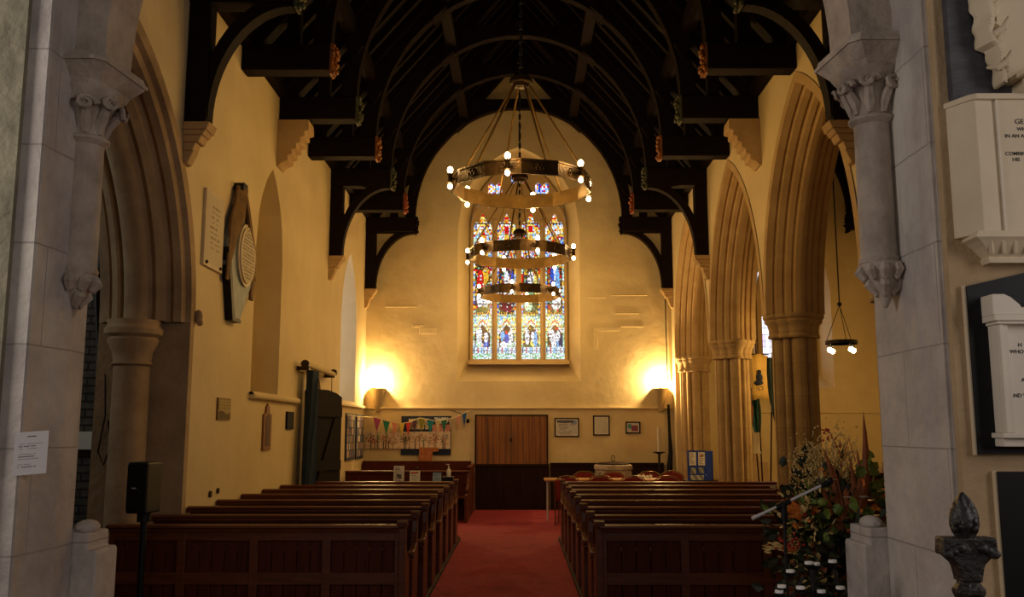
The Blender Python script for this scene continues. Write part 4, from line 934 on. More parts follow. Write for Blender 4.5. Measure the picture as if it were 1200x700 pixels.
cc = thing('security_camera', 'small black camera with wires left of the back door', 'camera', (-1.08, YF, 1.86))
MB().tube([(-1.08, YF-0.14, 1.84), (-1.08, YF-0.04, 1.87)], 0.035, 10).build('camera_body', black, cc); MB().tube([(-1.08, YF-0.05, 1.88), (-1.2, YF-0.02, 2.0), (-1.45, YF-0.02, 2.08)], 0.006, 5).build('wire', black, cc)
MB().box(-1.1, -1.06, YF-0.05, YF, 1.85, 1.89).build('mount', black, cc)
o = MB().tube([(3.17, YF-0.05, 4.9), (3.17, YF-0.05, 3.6), (3.18, YF-0.05, 2.7)], 0.012, 6).build('wall_cable', black); tag(o, 'thin black cable running down the corner above the right wall lamp', 'cable')
o = MB().tube([(3.18, YF-0.05, 2.2), (3.19, YF-0.07, 1.6), (3.2, YF-0.08, 1.2), (3.17, YF-0.1, 0.9), (3.16, YF-0.12, 0.0)], [0.03, 0.03, 0.045, 0.06, 0.03], 8).build('umbrella_pole', black); tag(o, 'black pole leaning in the far right corner', 'pole')

# ------------------------------------------------------------------ wall uplighters
def sconce(x, label):
    t = thing('wall_uplighter', label, 'lamp', (x, YF-0.02, 2.35), 'uplighters on the back wall')
    mb = MB(); mb.lathe([(0.03, -0.47), (0.05, -0.5), (0.10, -0.26), (0.165, -0.02), (0.165, 0.0), (0.145, 0.0), (0.08, -0.26), (0.03, -0.47)], (x, YF-0.03, 2.55), 16, a0=PI-0.35, a1=2*PI+0.35)
    mb.build('lamp_shade', lamp_shade, t, smooth=True)
    MB().box(x-0.04, x+0.04, YF-0.06, YF, 2.06, 2.5).build('back_plate', lamp_shade, t)
    MB().tube([(x-0.07, YF-0.10, 2.53), (x+0.07, YF-0.10, 2.53)], 0.018, 8).build('bulb', bulb_glow, t)
    light('bulb_light', (x, YF-0.13, 2.70), SCONCE_W, (1, 0.66, 0.26), 0.04)
sconce(-3.02, 'glowing half-cone wall lamp in the left back corner'); sconce(3.02, 'glowing half-cone wall lamp in the right back corner')

# ------------------------------------------------------------------ chandeliers
def chandelier(Y, zr, R, zh, a0, label, lampw=CHAND_W, x=0.0):
    t = thing('ring_chandelier', label, 'chandelier', (x, Y, zh), 'three big ring chandeliers over the aisle')
    N = 12; ring = MB(); h = 0.085
    for k in range(N):
        w0, w1 = 2*PI*k/N, 2*PI*(k+1)/N; P = []
        for (w, r, z) in ((w0, R, -h), (w1, R, -h), (w1, R, h), (w0, R, h), (w0, R-0.012, -h), (w1, R-0.012, -h), (w1, R-0.012, h), (w0, R-0.012, h)): P.append((x+r*math.cos(w), Y+r*math.sin(w), zr+z))
        ring.cur = 0; ring.add(P, [(7, 6, 5, 4)]); ring.cur = 1; ring.add(P, [(0, 1, 2, 3), (0, 4, 5, 1), (3, 2, 6, 7)])
        for r, z0, z1 in ((R+0.01, -h, -h+0.018), (R+0.01, h-0.018, h)):
            Q = [(x+q*math.cos(w), Y+q*math.sin(w), zr+z) for z in (z0, z1) for q, w in ((r, w0), (r, w1), (r-0.012, w1), (r-0.012, w0))]
            ring.add(Q, [(0, 1, 5, 4), (1, 2, 6, 5), (2, 3, 7, 6), (3, 0, 4, 7), (0, 3, 2, 1), (4, 5, 6, 7)])
    ring.build('ring', (brass, bronze), t)
    # pierced medallions on the band
    for k in range(N):
        w = 2*PI*(k+0.5)/N; rr = R*math.cos(PI/N)+0.006; md = MB(); cx, cy = x+rr*math.cos(w), Y+rr*math.sin(w); tx, ty = -math.sin(w), math.cos(w)
        for q in range(3):
            a = q*2*PI/3+PI/2; md.tube([(cx+tx*(0.026*math.cos(a)+0.022*math.cos(b)), cy+ty*(0.026*math.cos(a)+0.022*math.cos(b)), zr+0.026*math.sin(a)+0.022*math.sin(b)) for b in [i*PI/4 for i in range(9)]], 0.006, 5)
        md.build('medallion', bronze, t)
    hb = MB().lathe([(0.02, 0.09), (0.09, 0.07), (0.13, 0.03), (0.135, -0.03), (0.12, -0.045), (0.09, -0.05), (0.08, -0.08), (0.02, -0.09)], (x, Y, zh), 8); hb.build('hub', bronze, t)
    for k in range(6):
        w = a0+PI/6+k*PI/3; MB().tube([(x+0.09*math.cos(w), Y+0.09*math.sin(w), zh-0.05), (x+(R-0.03)*math.cos(w), Y+(R-0.03)*math.sin(w), zr+0.06)], 0.013, 6).build('rod', brass, t)
    ztop = 9.95; ch = MB()
    i = 0; z = zh+0.08
    while z < ztop:
        if i % 2: ch.box(x-0.02, x+0.02, Y-0.005, Y+0.005, z, z+0.09)
        else: ch.box(x-0.005, x+0.005, Y-0.02, Y+0.02, z, z+0.09)
        z += 0.08; i += 1
    ch.build('chain', black_iron, t)
    for k in range(6):
        w = a0+k*PI/3; cx, cy = x+(R+0.055)*math.cos(w), Y+(R+0.055)*math.sin(w)
        ho = MB().tube([(cx, cy, zr-0.05), (cx, cy, zr+0.055)], 0.024, 10).tube([(cx, cy, zr), (x+R*math.cos(w), Y+R*math.sin(w), zr)], 0.012, 6).lathe([(0.035, 0.0), (0.038, 0.012), (0.02, 0.02)], (cx, cy, zr+0.045), 12).lathe([(0.02, -0.02), (0.038, -0.012), (0.035, 0)], (cx, cy, zr-0.04), 12).build('lamp_holder', bronze, t, smooth=True)
        MB().ball((cx, cy, zr+0.10), 0.032, 1, 1, 1.25).build('bulb', bulb_glow, ho, smooth=True)
        MB().ball((cx, cy, zr-0.09), 0.028, 1, 1, 1.1).build('bulb', bulb_glow, ho, smooth=True)
        for dz in (0.10, -0.10): light('bulb_light', (cx+0.06*math.cos(w), cy+0.06*math.sin(w), zr+dz*1.7), lampw, WARM, 0.03)
    return t
R_ = math.radians
chandelier(10.4, 4.47, 0.80, 5.74, R_(20), 'nearest and largest-looking ring chandelier with six double lamps', x=0.03)
chandelier(14.3, 4.40, 0.80, 5.66, R_(48), 'middle ring chandelier in front of the stained glass', x=0.02)
chandelier(18.3, 4.38, 0.80, 5.62, R_(20), 'farthest ring chandelier, lowest in front of the stained glass', x=0.02)
pc = thing('pendant_ring_lamp', 'small ring lamp with four bulbs hanging in the right aisle', 'lamp', (5.43, 15.5, 3.12))
MB().lathe([(0.26, -0.03), (0.26, 0.03), (0.245, 0.03), (0.245, -0.03), (0.26, -0.03)], (5.43, 15.5, 3.12), 24).build('ring', black_iron, pc, smooth=False)
for k in range(3): MB().tube([(5.43+0.25*math.cos(k*2.094+.5), 15.5+0.25*math.sin(k*2.094+.5), 3.14), (5.43, 15.5, 3.75)], 0.006, 5).build('wire', black_iron, pc)
MB().tube([(5.43, 15.5, 3.75), (5.43, 15.5, 8.0)], 0.012, 6).build('cord', black_iron, pc); MB().ball((5.43, 15.5, 3.77), 0.04).build('boss', black_iron, pc)
for k in range(4):
    w = k*PI/2+0.35; cx, cy = 5.43+0.24*math.cos(w), 15.5+0.22*math.sin(w)
    h_ = MB().tube([(cx, cy, 3.10), (cx, cy, 3.03)], 0.02, 8).build('lamp_holder', black_iron, pc)
    MB().ball((cx, cy, 2.99), 0.042).build('bulb', bulb_glow, h_, smooth=True)
    light('bulb_light', (cx, cy, 2.90), PENDANT_W/4, WARM, 0.04)
    
# ------------------------------------------------------------------ back right: font, table, chairs, candle, board
fo = thing('stone_font', 'octagonal stone font with a flat dark lid by the back wall', 'font', (1.89, 18.8, 0))
MB().lathe([(0.30, 0), (0.30, 0.12), (0.18, 0.2), (0.18, 0.45), (0.32, 0.58), (0.37, 0.64), (0.37, 0.86), (0.40, 0.89), (0.40, 0.96), (0.37, 0.98)], (1.89, 18.8, 0), 8, phase=PI/8).build('bowl', stone_carved, fo)
fl_ = MB()
for k in range(8):
    for q in (-0.25, 0.25):
        w = k*PI/4+q*0.8; fl_.box(1.89+0.35*math.cos(w)-0.02, 1.89+0.35*math.cos(w)+0.02, 18.8+0.35*math.sin(w)-0.02, 18.8+0.35*math.sin(w)+0.02, 0.66, 0.84)
fl_.build('tracery', stone_carved, fo)
lid = MB().lathe([(0.33, 0.98), (0.34, 1.0), (0.30, 1.015), (0.05, 1.04)], (1.89, 18.8, 0), 16).build('lid', dark_panel, fo)
MB().tube([(1.89+0.035*math.sin(a), 18.8, 1.10+0.06*-math.cos(a)) for a in [i*PI/6 for i in range(13)]], 0.008, 6).build('ring_handle', black_iron, lid)
tb2 = thing('trestle_table', 'long light wooden table in front of the stone font', 'table', (1.6, 17.45, 0))
MB().box(0.47, 2.75, 17.15, 17.8, 0.735, 0.765).build('tabletop', mat('table_wood', S(170, 124, 72), S(190, 144, 88), 0.5, scale=4), tb2, bevel=0.005)
for x in (0.53, 2.68):
    for y in (17.22, 17.72): MB().tube([(x, y, 0), (x, y, 0.74)], 0.012, 8).build('leg', steel, tb2)
for (x, y, w, h, lb) in ((1.0, 17.4, 0.10, 0.03, 'small green item lying on the long table'),):
    o = MB().box(x-w/2, x+w/2, y-0.05, y+0.05, 0.765, 0.765+h).build('folded_napkin', leaf_green, bevel=0.004); tag(o, lb, 'napkin')
o = MB(); rr = random.Random(3)
for i in range(14): o.leaf((2.32+rr.uniform(-.1, .1), 17.45+rr.uniform(-.06, .06), 0.77), (rr.uniform(-1, 1), rr.uniform(-.5, .5), rr.uniform(.2, 1)), 0.05, 0.09)
o = o.build('crumpled_tissue', paper); tag(o, 'crumpled white paper on the long table', 'paper')
def chair0(label):
    t = thing('banquet_chair', label, 'chair', (0, 0, 0), 'red chairs around the long table')
    MB().prism([(-0.20, 0.47), (0.20, 0.47), (0.22, 0.76), (0.12, 0.825), (0, 0.84), (-0.12, 0.825), (-0.22, 0.76)], 'Y', 0.20, 0.245).build('backrest', red_cloth, t, bevel=0.015)
    P = [(0.225, 0.46), (0.24, 0.765), (0.13, 0.845), (0, 0.862), (-0.13, 0.845), (-0.24, 0.765), (-0.225, 0.46)]
    MB().tube([(p[0], 0.225, p[1]) for p in P], 0.012, 8).build('back_frame', chair_frame, t, smooth=True)
    MB().box(-0.22, 0.22, -0.22, 0.22, 0.42, 0.475).build('seat', red_cloth, t, bevel=0.02)
    for sx in (-1, 1):
        MB().tube([(sx*0.20, -0.20, 0.42), (sx*0.215, -0.23, 0.0)], 0.012, 8).build('leg', chair_frame, t)
        MB().tube([(sx*0.225, 0.225, 0.47), (sx*0.215, 0.26, 0.0)], 0.012, 8).build('leg', chair_frame, t)
    return t
c0 = chair0('red banquet chair at the aisle end of the long table'); cs = [c0]
spots = [(0.89, 16.72, PI-0.15), (1.45, 16.85, PI), (2.02, 16.82, PI), (1.28, 18.1, 0), (1.85, 18.12, 0), (2.55, 18.1, 0), (3.05, 18.35, 0.1), (2.62, 16.8, PI)]
lbs = [None, 'red chair on the near side of the long table, closest to the aisle chair', 'red chair on the near side of the long table, in front of the font', 'red chair behind the long table, left of the font',
       'red chair behind the long table, right in front of the font', 'red chair behind the long table, below the white candle', 'red chair behind the far end of the long table, in front of the candle stand', 'red chair on the near side of the long table, closest to the blue board']
for i in range(1, 8): c = copy_tree(c0); c['label'] = lbs[i]; cs.append(c)
for c, (x, y, a) in zip(cs, spots): c.location = (x, y, 0.0); c.rotation_euler = (0, 0, a)
cs_ = thing('candle_stand', 'tall iron candle stand with a white candle right of the font', 'candle stand', (2.85, 19.0, 0))
MB().tube([(2.85, 19, 0), (2.85, 19, 1.22)], 0.025, 8).build('pole', black_iron, cs_); MB().lathe([(0.03, 1.18), (0.12, 1.21), (0.13, 1.225), (0.02, 1.23)], (2.85, 19, 0), 16).build('drip_tray', black_iron, cs_)
MB().lathe([(0.2, 0), (0.2, 0.02), (0.05, 0.06)], (2.85, 19, 0), 12).build('base', black_iron, cs_)
o = MB().tube([(2.85, 19, 1.225), (2.85, 19, 1.72)], 0.034, 14).tube([(2.85, 19, 1.72), (2.85, 19, 1.75)], 0.003, 5).build('candle', marble_white, smooth=True); tag(o, 'tall thick white candle on the iron stand', 'candle')
bd = thing('display_screen', 'blue folding display board with pinned white sheets by the far pier', 'board', (3.4, 17.3, 0.76))
st = thing('side_table', 'small table under the blue display board', 'table', (3.35, 17.3, 0))
MB().box(3.05, 3.62, 16.95, 17.5, 0.72, 0.75).build('tabletop', dark_panel, st)
for x in (3.1, 3.57):
    for y in (17.0, 17.45): MB().box(x-0.02, x+0.02, y-0.02, y+0.02, 0, 0.72).build('leg', dark_panel, st)
MB().box(3.08, 3.42, 17.1, 17.13, 0.75, 1.29).build('board', blue_cloth, bd)
MB().add([(3.42, 17.10, 0.75), (3.60, 17.36, 0.75), (3.60, 17.36, 1.28), (3.42, 17.10, 1.28), (3.42, 17.13, 0.75), (3.58, 17.38, 0.75), (3.58, 17.38, 1.28), (3.42, 17.13, 1.28)], [(0, 1, 2, 3), (7, 6, 5, 4), (0, 4, 5, 1), (2, 6, 7, 3), (1, 5, 6, 2), (0, 3, 7, 4)]).build('board', blue_cloth, bd)
for (x, z, w, h, fn) in ((3.11, 1.02, 0.125, 0.24, notice_fn(0.125, 0.24, 3, base=(0.72, 0.7, 0.66))), (3.275, 1.02, 0.12, 0.24, notice_fn(0.12, 0.24, 6, base=(0.72, 0.7, 0.66), img=(0.03, 0.09, 0.16, 0.19, (0.6, 0.2, 0.1)))),
                         (3.13, 0.87, 0.10, 0.11, notice_fn(0.1, 0.11, 8, img=(0, 0.1, 0, 0.11, (0.4, 0.42, 0.38)))), (3.275, 0.88, 0.10, 0.11, notice_fn(0.1, 0.11, 9, img=(0, 0.1, 0, 0.11, (0.3, 0.34, 0.34)))), (3.12, 0.76, 0.25, 0.09, notice_fn(0.25, 0.09, 10, img=(0, 0.25, 0, 0.09, (0.5, 0.5, 0.5))))):
    picture('sheet', (x, 17.096, z), (w, 0, 0), (0, 0, h), 20, 26, fn, bd)

# ------------------------------------------------------------------ aisle: banners, flags, furniture
bn = thing('processional_banner', 'gold cloth banner with a dark blue kneeling figure in the aisle', 'banner', (4.45, 17.0, 0))
n = 10; A = []
for j, z in enumerate((3.04, 2.9, 2.6, 2.4, 2.22)):
    for i in range(n+1): A.append((4.27+0.34*i/n, 17.0+0.02*math.sin(i*1.1+j)+0.1*i/n, z-0.02*math.cos(i*PI/5)))
bb = MB().add(A, [(j*(n+1)+i, j*(n+1)+i+1, (j+1)*(n+1)+i+1, (j+1)*(n+1)+i) for j in range(4) for i in range(n)]).build('cloth', gold_cloth, bn, smooth=True); bb.modifiers.new('thickness', 'SOLIDIFY').thickness = 0.01
fg = MB().ball((4.42, 16.98, 2.72), 0.035, 1, 0.4, 1.1).ball((4.42, 16.985, 2.61), 0.06, 0.95, 0.3, 1.5).ball((4.40, 16.985, 2.52), 0.085, 1, 0.3, 0.55).build('figure', navy, bn, smooth=True)
MB().tube([(4.43+0.045*math.cos(a), 16.975, 2.42+0.03*math.sin(a)) for a in [i*PI/6 for i in range(13)]], 0.006, 5).build('emblem', navy, bn)
MB().tube([(4.24, 17.03, 3.05), (4.64, 17.13, 3.05)], 0.012, 6).build('crossbar', dark_panel, bn); MB().tube([(4.44, 17.1, 0), (4.40, 17.1, 3.3)], 0.014, 8).ball((4.40, 17.1, 3.32), 0.03).build('pole', dark_panel, bn)
def flag(x, y, z0, z1, w, m, tilt, label):
    t = thing('hanging_flag', label, 'flag', (x, y, 0), 'furled flags in the aisle')
    MB().tube([(x-tilt, y, 0.0), (x+tilt*0.3, y, z1+0.1)], 0.014, 8).build('pole', dark_panel, t)
    A = []; n = 12
    for j in range(8):
        q = j/7; ww = w*(0.3+0.7*math.sin(PI*min(1, 0.25+q*0.75)))
        for i in range(n+1): u = i/n; A.append((x-ww*0.5+ww*u+0.05*q, y-0.05+0.035*math.sin(u*PI*5+j*0.4), z1+(z0-z1)*q+0.12*(abs(u-0.6))*q))
    c = MB().add(A, [(j*(n+1)+i, j*(n+1)+i+1, (j+1)*(n+1)+i+1, (j+1)*(n+1)+i) for j in range(7) for i in range(n)]).build('cloth', m, t, smooth=True); c.modifiers.new('thickness', 'SOLIDIFY').thickness = 0.01
dk_green = mat('deep_green', S(14, 34, 34), S(22, 48, 44), 0.85, scale=8)
flag(4.53, 16.6, 1.75, 2.95, 0.20, dk_green, 0.12, 'dark green flag drooping beside the near pier')
flag(4.42, 17.5, 1.45, 2.35, 0.20, green_cloth, -0.08, 'teal flag hanging below the gold banner')
flag(4.28, 17.4, 1.75, 2.30, 0.12, boss_red, 0.02, 'brown patterned flag nearest the middle pier')
o = MB().box(4.02, 4.36, 16.9, 16.95, 1.28, 1.62).box(4.02, 4.36, 16.85, 17.0, 1.24, 1.28).box(4.17, 4.21, 16.92, 16.96, 0, 1.26).box(4.05, 4.33, 16.8, 17.08, 0, 0.04).build('lectern', mat('pale_lectern', S(190, 176, 150), None, 0.7)); tag(o, 'pale lectern stand between the two piers', 'lectern')
o = MB().box(4.35, 4.95, 18.6, 19.1, 0, 1.02).box(4.62, 4.80, 18.7, 18.95, 1.02, 1.15).ball((4.7, 18.8, 1.22), 0.11, 0.9, 0.9, 1.4).build('stone_figure', stone_brown, smooth=True); tag(o, 'rough brown stone carving on a block at the aisle end', 'carving')
cb_ = thing('low_cabinet', 'low reddish wooden cabinet in the aisle behind the flowers', 'cabinet', (5.6, 14.4, 0))
MB().box(5.0, 5.9, 14.2, 14.7, 0.0, 0.98).build('body', pew_panel, cb_, bevel=0.008); MB().box(4.96, 5.95, 14.15, 14.75, 0.98, 1.02).build('top', pew_wood, cb_, bevel=0.005)
MB().box(5.03, 5.44, 14.18, 14.2, 0.1, 0.93).build('door', pew_wood, cb_); MB().box(5.46, 5.87, 14.18, 14.2, 0.1, 0.93).build('door', pew_wood, cb_)
mg = thing('white_mug', 'white mug standing on the low cabinet', 'mug', (5.45, 14.35, 1.02)); MB().lathe([(0.04, 0), (0.045, 0.01), (0.045, 0.11), (0.04, 0.11), (0.038, 0.02)], (5.45, 14.35, 1.02), 16).build('cup', white, mg, smooth=True)
MB().tube([(5.49+0.03*math.sin(a), 14.35, 1.075-0.03*math.cos(a)) for a in [i*PI/6 for i in range(7)]], 0.006, 5).build('handle', white, mg)
for (x, r, h, lb) in ((5.30, 0.05, 0.16, 'grey stone jar left of the white mug'), (5.62, 0.06, 0.14, 'grey stone jar right of the white mug')):
    o = MB().lathe([(r*.7, 0), (r, h*.4), (r*.6, h*.8), (r*.7, h)], (x, 14.45, 1.02), 14).build('stone_jar', stone_carved, smooth=True); tag(o, lb, 'jar')

# ------------------------------------------------------------------ loudspeaker
ls = thing('loudspeaker', 'black loudspeaker on a pole in front of the left pews', 'loudspeaker', (-2.78, 7.0, 0))
MB().prism([(-2.875, 6.86), (-2.71, 6.82), (-2.69, 7.05), (-2.74, 7.14), (-2.85, 7.14)], 'Z', 1.05, 1.42).build('cabinet', black, ls, bevel=0.012)
MB().prism([(-2.870, 6.852), (-2.715, 6.814), (-2.712, 6.825), (-2.867, 6.863)], 'Z', 1.08, 1.40).build('grille', mat('grille_black', S(9, 9, 10), S(15, 15, 16), 0.7, scale=180, spec=0.2), ls)
MB().prism([(-2.825, 6.832), (-2.79, 6.824), (-2.79, 6.822), (-2.825, 6.829)], 'Z', 1.23, 1.238).build('badge', steel, ls)
MB().tube([(-2.79, 7.0, 0.25), (-2.79, 7.0, 1.05)], 0.024, 10).tube([(-2.79, 7.0, 0.98), (-2.79, 7.0, 1.06)], 0.05, 12).build('pole', black, ls, smooth=True)
for k in range(3):
    w = k*2.094+0.4; MB().tube([(-2.79, 7.0, 0.45), (-2.79+0.33*math.cos(w), 7.0+0.33*math.sin(w), 0.02)], 0.014, 8).build('leg', black, ls)

# ------------------------------------------------------------------ paper on the left respond
nb = thing('paper_notice', 'white printed notice fixed to the stone left of the arch', 'notice', (-2.43, 4.72, 1.54))
P0 = Vector((-2.455, 4.735, 1.435)); ux = Vector((0.075, 0.13, 0.0)).normalized()*0.163; 
P0 = Vector((-2.475, 4.56, 1.43)); ux = Vector((0.135, 0.06, 0.012)); uz = Vector((0.0, 0, 0.21))
picture('sheet', P0, ux, uz, 60, 80, lambda u, v: (0.1, 0.1, 0.1) if (0.055 < u < 0.095 and 0.183 < v < 0.188) else ((0.22, 0.2, 0.2) if (v % 0.0125) < 0.0035 and 0.03 < v < 0.17 and 0.02 < u < 0.135*(0.55+0.4*hsh(int(v/0.0125), 3)) and hsh(int(u/0.006), int(v/0.0125)) > 0.15 and int(v/0.0125) % 4 != 1 else (0.72, 0.68, 0.68)), nb)
nn = ux.cross(uz).normalized()*0.004
MB().add([P0-nn*-0.3, P0+ux-nn*-0.3, P0+ux+uz-nn*-0.3, P0+uz-nn*-0.3, P0-nn*2*-1, P0+ux-nn*2*-1, P0+ux+uz-nn*2*-1, P0+uz-nn*2*-1] if False else
         [P0-nn*0.3, P0+ux-nn*0.3, P0+ux+uz-nn*0.3, P0+uz-nn*0.3, P0-nn*2.5, P0+ux-nn*2.5, P0+ux+uz-nn*2.5, P0+uz-nn*2.5], [(0, 1, 2, 3), (7, 6, 5, 4), (0, 4, 5, 1), (1, 5, 6, 2), (2, 6, 7, 3), (3, 7, 4, 0)]).build('backing', white, nb)

# ------------------------------------------------------------------ memorials on the right
def text(name, s, loc, size, m, parent):
    c = bpy.data.curves.new(name, 'FONT'); c.body = s; c.size = size; c.extrude = 0.0006; c.align_x = 'LEFT'; c.materials.append(m); c.offset = 0.0002
    tmp = bpy.data.objects.new(name, c); COL.objects.link(tmp); bpy.context.view_layer.update()
    me = bpy.data.meshes.new_from_object(tmp.evaluated_get(bpy.context.evaluated_depsgraph_get())); bpy.data.objects.remove(tmp)
    o = bpy.data.objects.new(name, me); COL.objects.link(o); o.location = loc; o.rotation_euler = (PI/2, 0, 0)
    o.parent = parent; o.matrix_parent_inverse = parent.matrix_basis.inverted(); return o
YM = 4.54
um = thing('sculpted_memorial', 'pale marble memorial tablet with carved drapery above, top right of the near wall', 'memorial', (2.6, YM, 3.0))
MB().box(2.20, 3.4, YM-0.05, YM, 3.29, 4.6).build('slate_panel', slate, um)
MB().box(2.365, 3.4, YM-0.14, YM, 2.60, 3.28).build('tablet', marble, um, bevel=0.004)
MB().prism([(2.18, YM), (2.23, YM-0.10), (2.262, YM-0.14), (2.364, YM-0.13), (2.364, YM)], 'Z', 2.60, 3.28).build('side_pilaster', marble, um, bevel=0.004)
MB().box(2.362, 2.368, YM-0.146, YM-0.13, 2.60, 3.28).build('bead', marble_white, um)
MB().prism([(2.17, YM), (2.235, YM-0.13), (2.265, YM-0.155), (3.4, YM-0.155), (3.4, YM)], 'Z', 3.275, 3.305).build('cornice', marble, um, bevel=0.004)
br = MB(); sec = ((2.61, 2.225, 0.15), (2.58, 2.215, 0.155), (2.565, 2.24, 0.14), (2.54, 2.27, 0.12), (2.495, 2.31, 0.08), (2.485, 2.30, 0.085), (2.465, 2.31, 0.08))
for i in range(len(sec)-1):
    (z1, xa, d1), (z0, xb, d0) = sec[i], sec[i+1]
    br.add([(xa, YM, z1), (xa, YM-d1, z1), (3.4, YM-d1, z1), (3.4, YM, z1), (xb, YM, z0), (xb, YM-d0, z0), (3.4, YM-d0, z0), (3.4, YM, z0)], [(0, 1, 2, 3), (4, 7, 6, 5), (0, 4, 5, 1), (1, 5, 6, 2), (2, 6, 7, 3), (3, 7, 4, 0)])
for i in range(9): br.tube([(2.29+i*0.06, YM-0.128, 2.58), (2.31+i*0.057, YM-0.10, 2.51)], [0.020, 0.012], 6)
br.build('bracket', marble, um)
for s, x, z, sz in (('GE', 2.450, 3.150, 0.036), ('WH', 2.458, 3.115, 0.026), ('IN AN A', 2.396, 3.080, 0.026), ('COMBIN', 2.392, 2.990, 0.026), ('HIS', 2.424, 2.960, 0.026)):
    text('inscription', s, (x, YM-0.1412, z), sz, ink, um)
# drapery: hanging marble cloth beside a figure
dp_ = MB()
def tri(t): return abs((t % 1)-0.5)*2
nu, nv = 30, 60
V = []
for j in range(nv+1):
    v = j/nv; z = 4.35-0.99*v
    xl = 2.325+0.01*math.sin(v*9)+(0.0 if v < 0.80 else 0.035+0.25*(v-0.80))
    xr = 2.43+0.035*tri(v*5.5)+0.01*math.sin(v*7)-(0 if v < 0.86 else (v-0.86)*0.25)
    for i in range(nu+1):
        u = i/nu; V.append((xl+(xr-xl)*u, YM-0.055-0.085*math.sin(PI*min(1, u*1.15+0.04))**0.6-0.022*math.sin(u*11+3.5*tri(v*5.5)+v*4)-0.02*tri(v*5.5)*u, z))
dp_.add(V, [(j*(nu+1)+i, j*(nu+1)+i+1, (j+1)*(nu+1)+i+1, (j+1)*(nu+1)+i) for j in range(nv) for i in range(nu)])
# overturned hems running across the fall of cloth
for q in range(5):
    z = 4.22-0.18*q
    dp_.tube([(2.345, YM-0.12, z-0.05), (2.38, YM-0.155, z-0.065), (2.42, YM-0.165, z-0.04), (2.462, YM-0.14, z+0.03)], [0.008, 0.016, 0.018, 0.006], 8)
dd = dp_.build('drapery', marble, um, smooth=True); dd.modifiers.new('thickness', 'SOLIDIFY').thickness = 0.012
MB().box(2.43, 3.4, YM-0.09, YM-0.04, 3.40, 4.6).build('figure_panel', marble, um)
MB().box(2.50, 3.4, YM-0.2, YM, 3.305, 3.38).box(2.47, 3.4, YM-0.22, YM, 3.38, 3.41).build('urn_base', marble, um, bevel=0.006)
lm = thing('black_edged_memorial', 'white classical tablet on a pointed black slab, right of the chancel arch', 'memorial', (2.6, YM, 2.0))
MB().prism([(2.205, 1.54), (3.2, 1.54), (3.2, 2.42), (2.66, 2.46), (2.205, 2.355)], 'Y', YM-0.04, YM).build('slab', black, lm)
MB().prism([(2.198, 1.534), (2.205, 1.534), (2.205, 2.36), (2.198, 2.36)], 'Y', YM-0.03, YM).build('slab_edge', marble, lm)
MB().box(2.31, 3.2, YM-0.10, YM-0.03, 1.62, 2.16).build('tablet', marble_white, lm)
MB().box(2.295, 2.345, YM-0.13, YM-0.03, 1.64, 2.16).box(2.300, 2.318, YM-0.14, YM-0.12, 1.64, 2.16).build('pilaster', marble_white, lm, bevel=0.004)
MB().box(2.27, 3.2, YM-0.16, YM-0.03, 2.17, 2.20).box(2.285, 3.2, YM-0.15, YM-0.03, 2.155, 2.17).build('cornice', marble_white, lm, bevel=0.004)
MB().prism([(2.27, 2.20), (2.27, 2.30), (2.33, 2.30), (2.36, 2.285), (2.40, 2.25), (2.43, 2.20)], 'Y', YM-0.15, YM-0.03).build('acroterion', marble_white, lm, bevel=0.004)
MB().prism([(2.40, 2.20), (2.42, 2.235), (2.62, 2.30), (2.8, 2.20)], 'Y', YM-0.10, YM-0.03).build('pediment', marble, lm)
MB().box(2.275, 3.2, YM-0.15, YM-0.03, 1.615, 1.64).box(2.29, 3.2, YM-0.12, YM-0.03, 1.575, 1.615).build('plinth', marble_white, lm, bevel=0.004)
for s, x, z, sz in (('H', 2.402, 2.050, 0.026), ('WHO', 2.360, 2.018, 0.026), ('A', 2.405, 1.882, 0.026), ('AND V', 2.345, 1.808, 0.026)):
    text('inscription', s, (x, YM-0.1015, z), sz, ink, lm)
l3 = thing('black_framed_memorial', 'black slab with a paler panel, lowest on the right wall', 'memorial', (2.6, YM, 1.0))
MB().box(2.29, 3.2, YM-0.04, YM, 0.60, 1.455).build('slab', black, l3); MB().box(2.283, 2.29, YM-0.03, YM, 0.60, 1.46).build('slab_edge', marble, l3)
MB().box(2.43, 3.2, YM-0.05, YM-0.03, 0.7, 1.36).build('panel', mat('bronze_panel', S(60, 46, 26), S(80, 62, 34), 0.6, scale=4), l3)

# ------------------------------------------------------------------ poppyhead bench end
pp = thing('poppyhead_bench_end', 'dark carved wooden poppyhead finial at the bottom right', 'bench end', (1.22, 2.6, 0))
bud = MB(); cx, cy = 1.222, 2.6; zs = [1.36, 1.375, 1.395, 1.415, 1.435, 1.452, 1.466, 1.476, 1.482]; rs = [0.022, 0.030, 0.0345, 0.034, 0.030, 0.024, 0.017, 0.009, 0.003]
for i in range(9): pass
prof = [(r, z) for r, z in zip(rs, zs)]
V = []; n = 24
for j, (r, z) in enumerate(prof):
    for k in range(n):
        w = 2*PI*k/n; q = r*(1+0.13*math.cos(4*w+j*0.55)); V.append((cx+q*math.cos(w), cy+q*math.sin(w), z))
bud.add(V, [(j*n+k, j*n+(k+1) % n, (j+1)*n+(k+1) % n, (j+1)*n+k) for j in range(len(prof)-1) for k in range(n)])
for k in range(4):
    for j in range(4):
        w = k*PI/2+0.4+j*0.25; r = 0.033*(1-j*0.16); z = 1.385+j*0.02; bud.ball((cx+r*math.cos(w), cy+r*math.sin(w), z), 0.011, 1, 1, 1.1, 5)
black_wood = mat('black_wood', S(22, 16, 13), S(36, 27, 21), 0.5, scale=10, bump=0.4, bscale=40)
bud.build('bud', black_wood, pp, smooth=True)
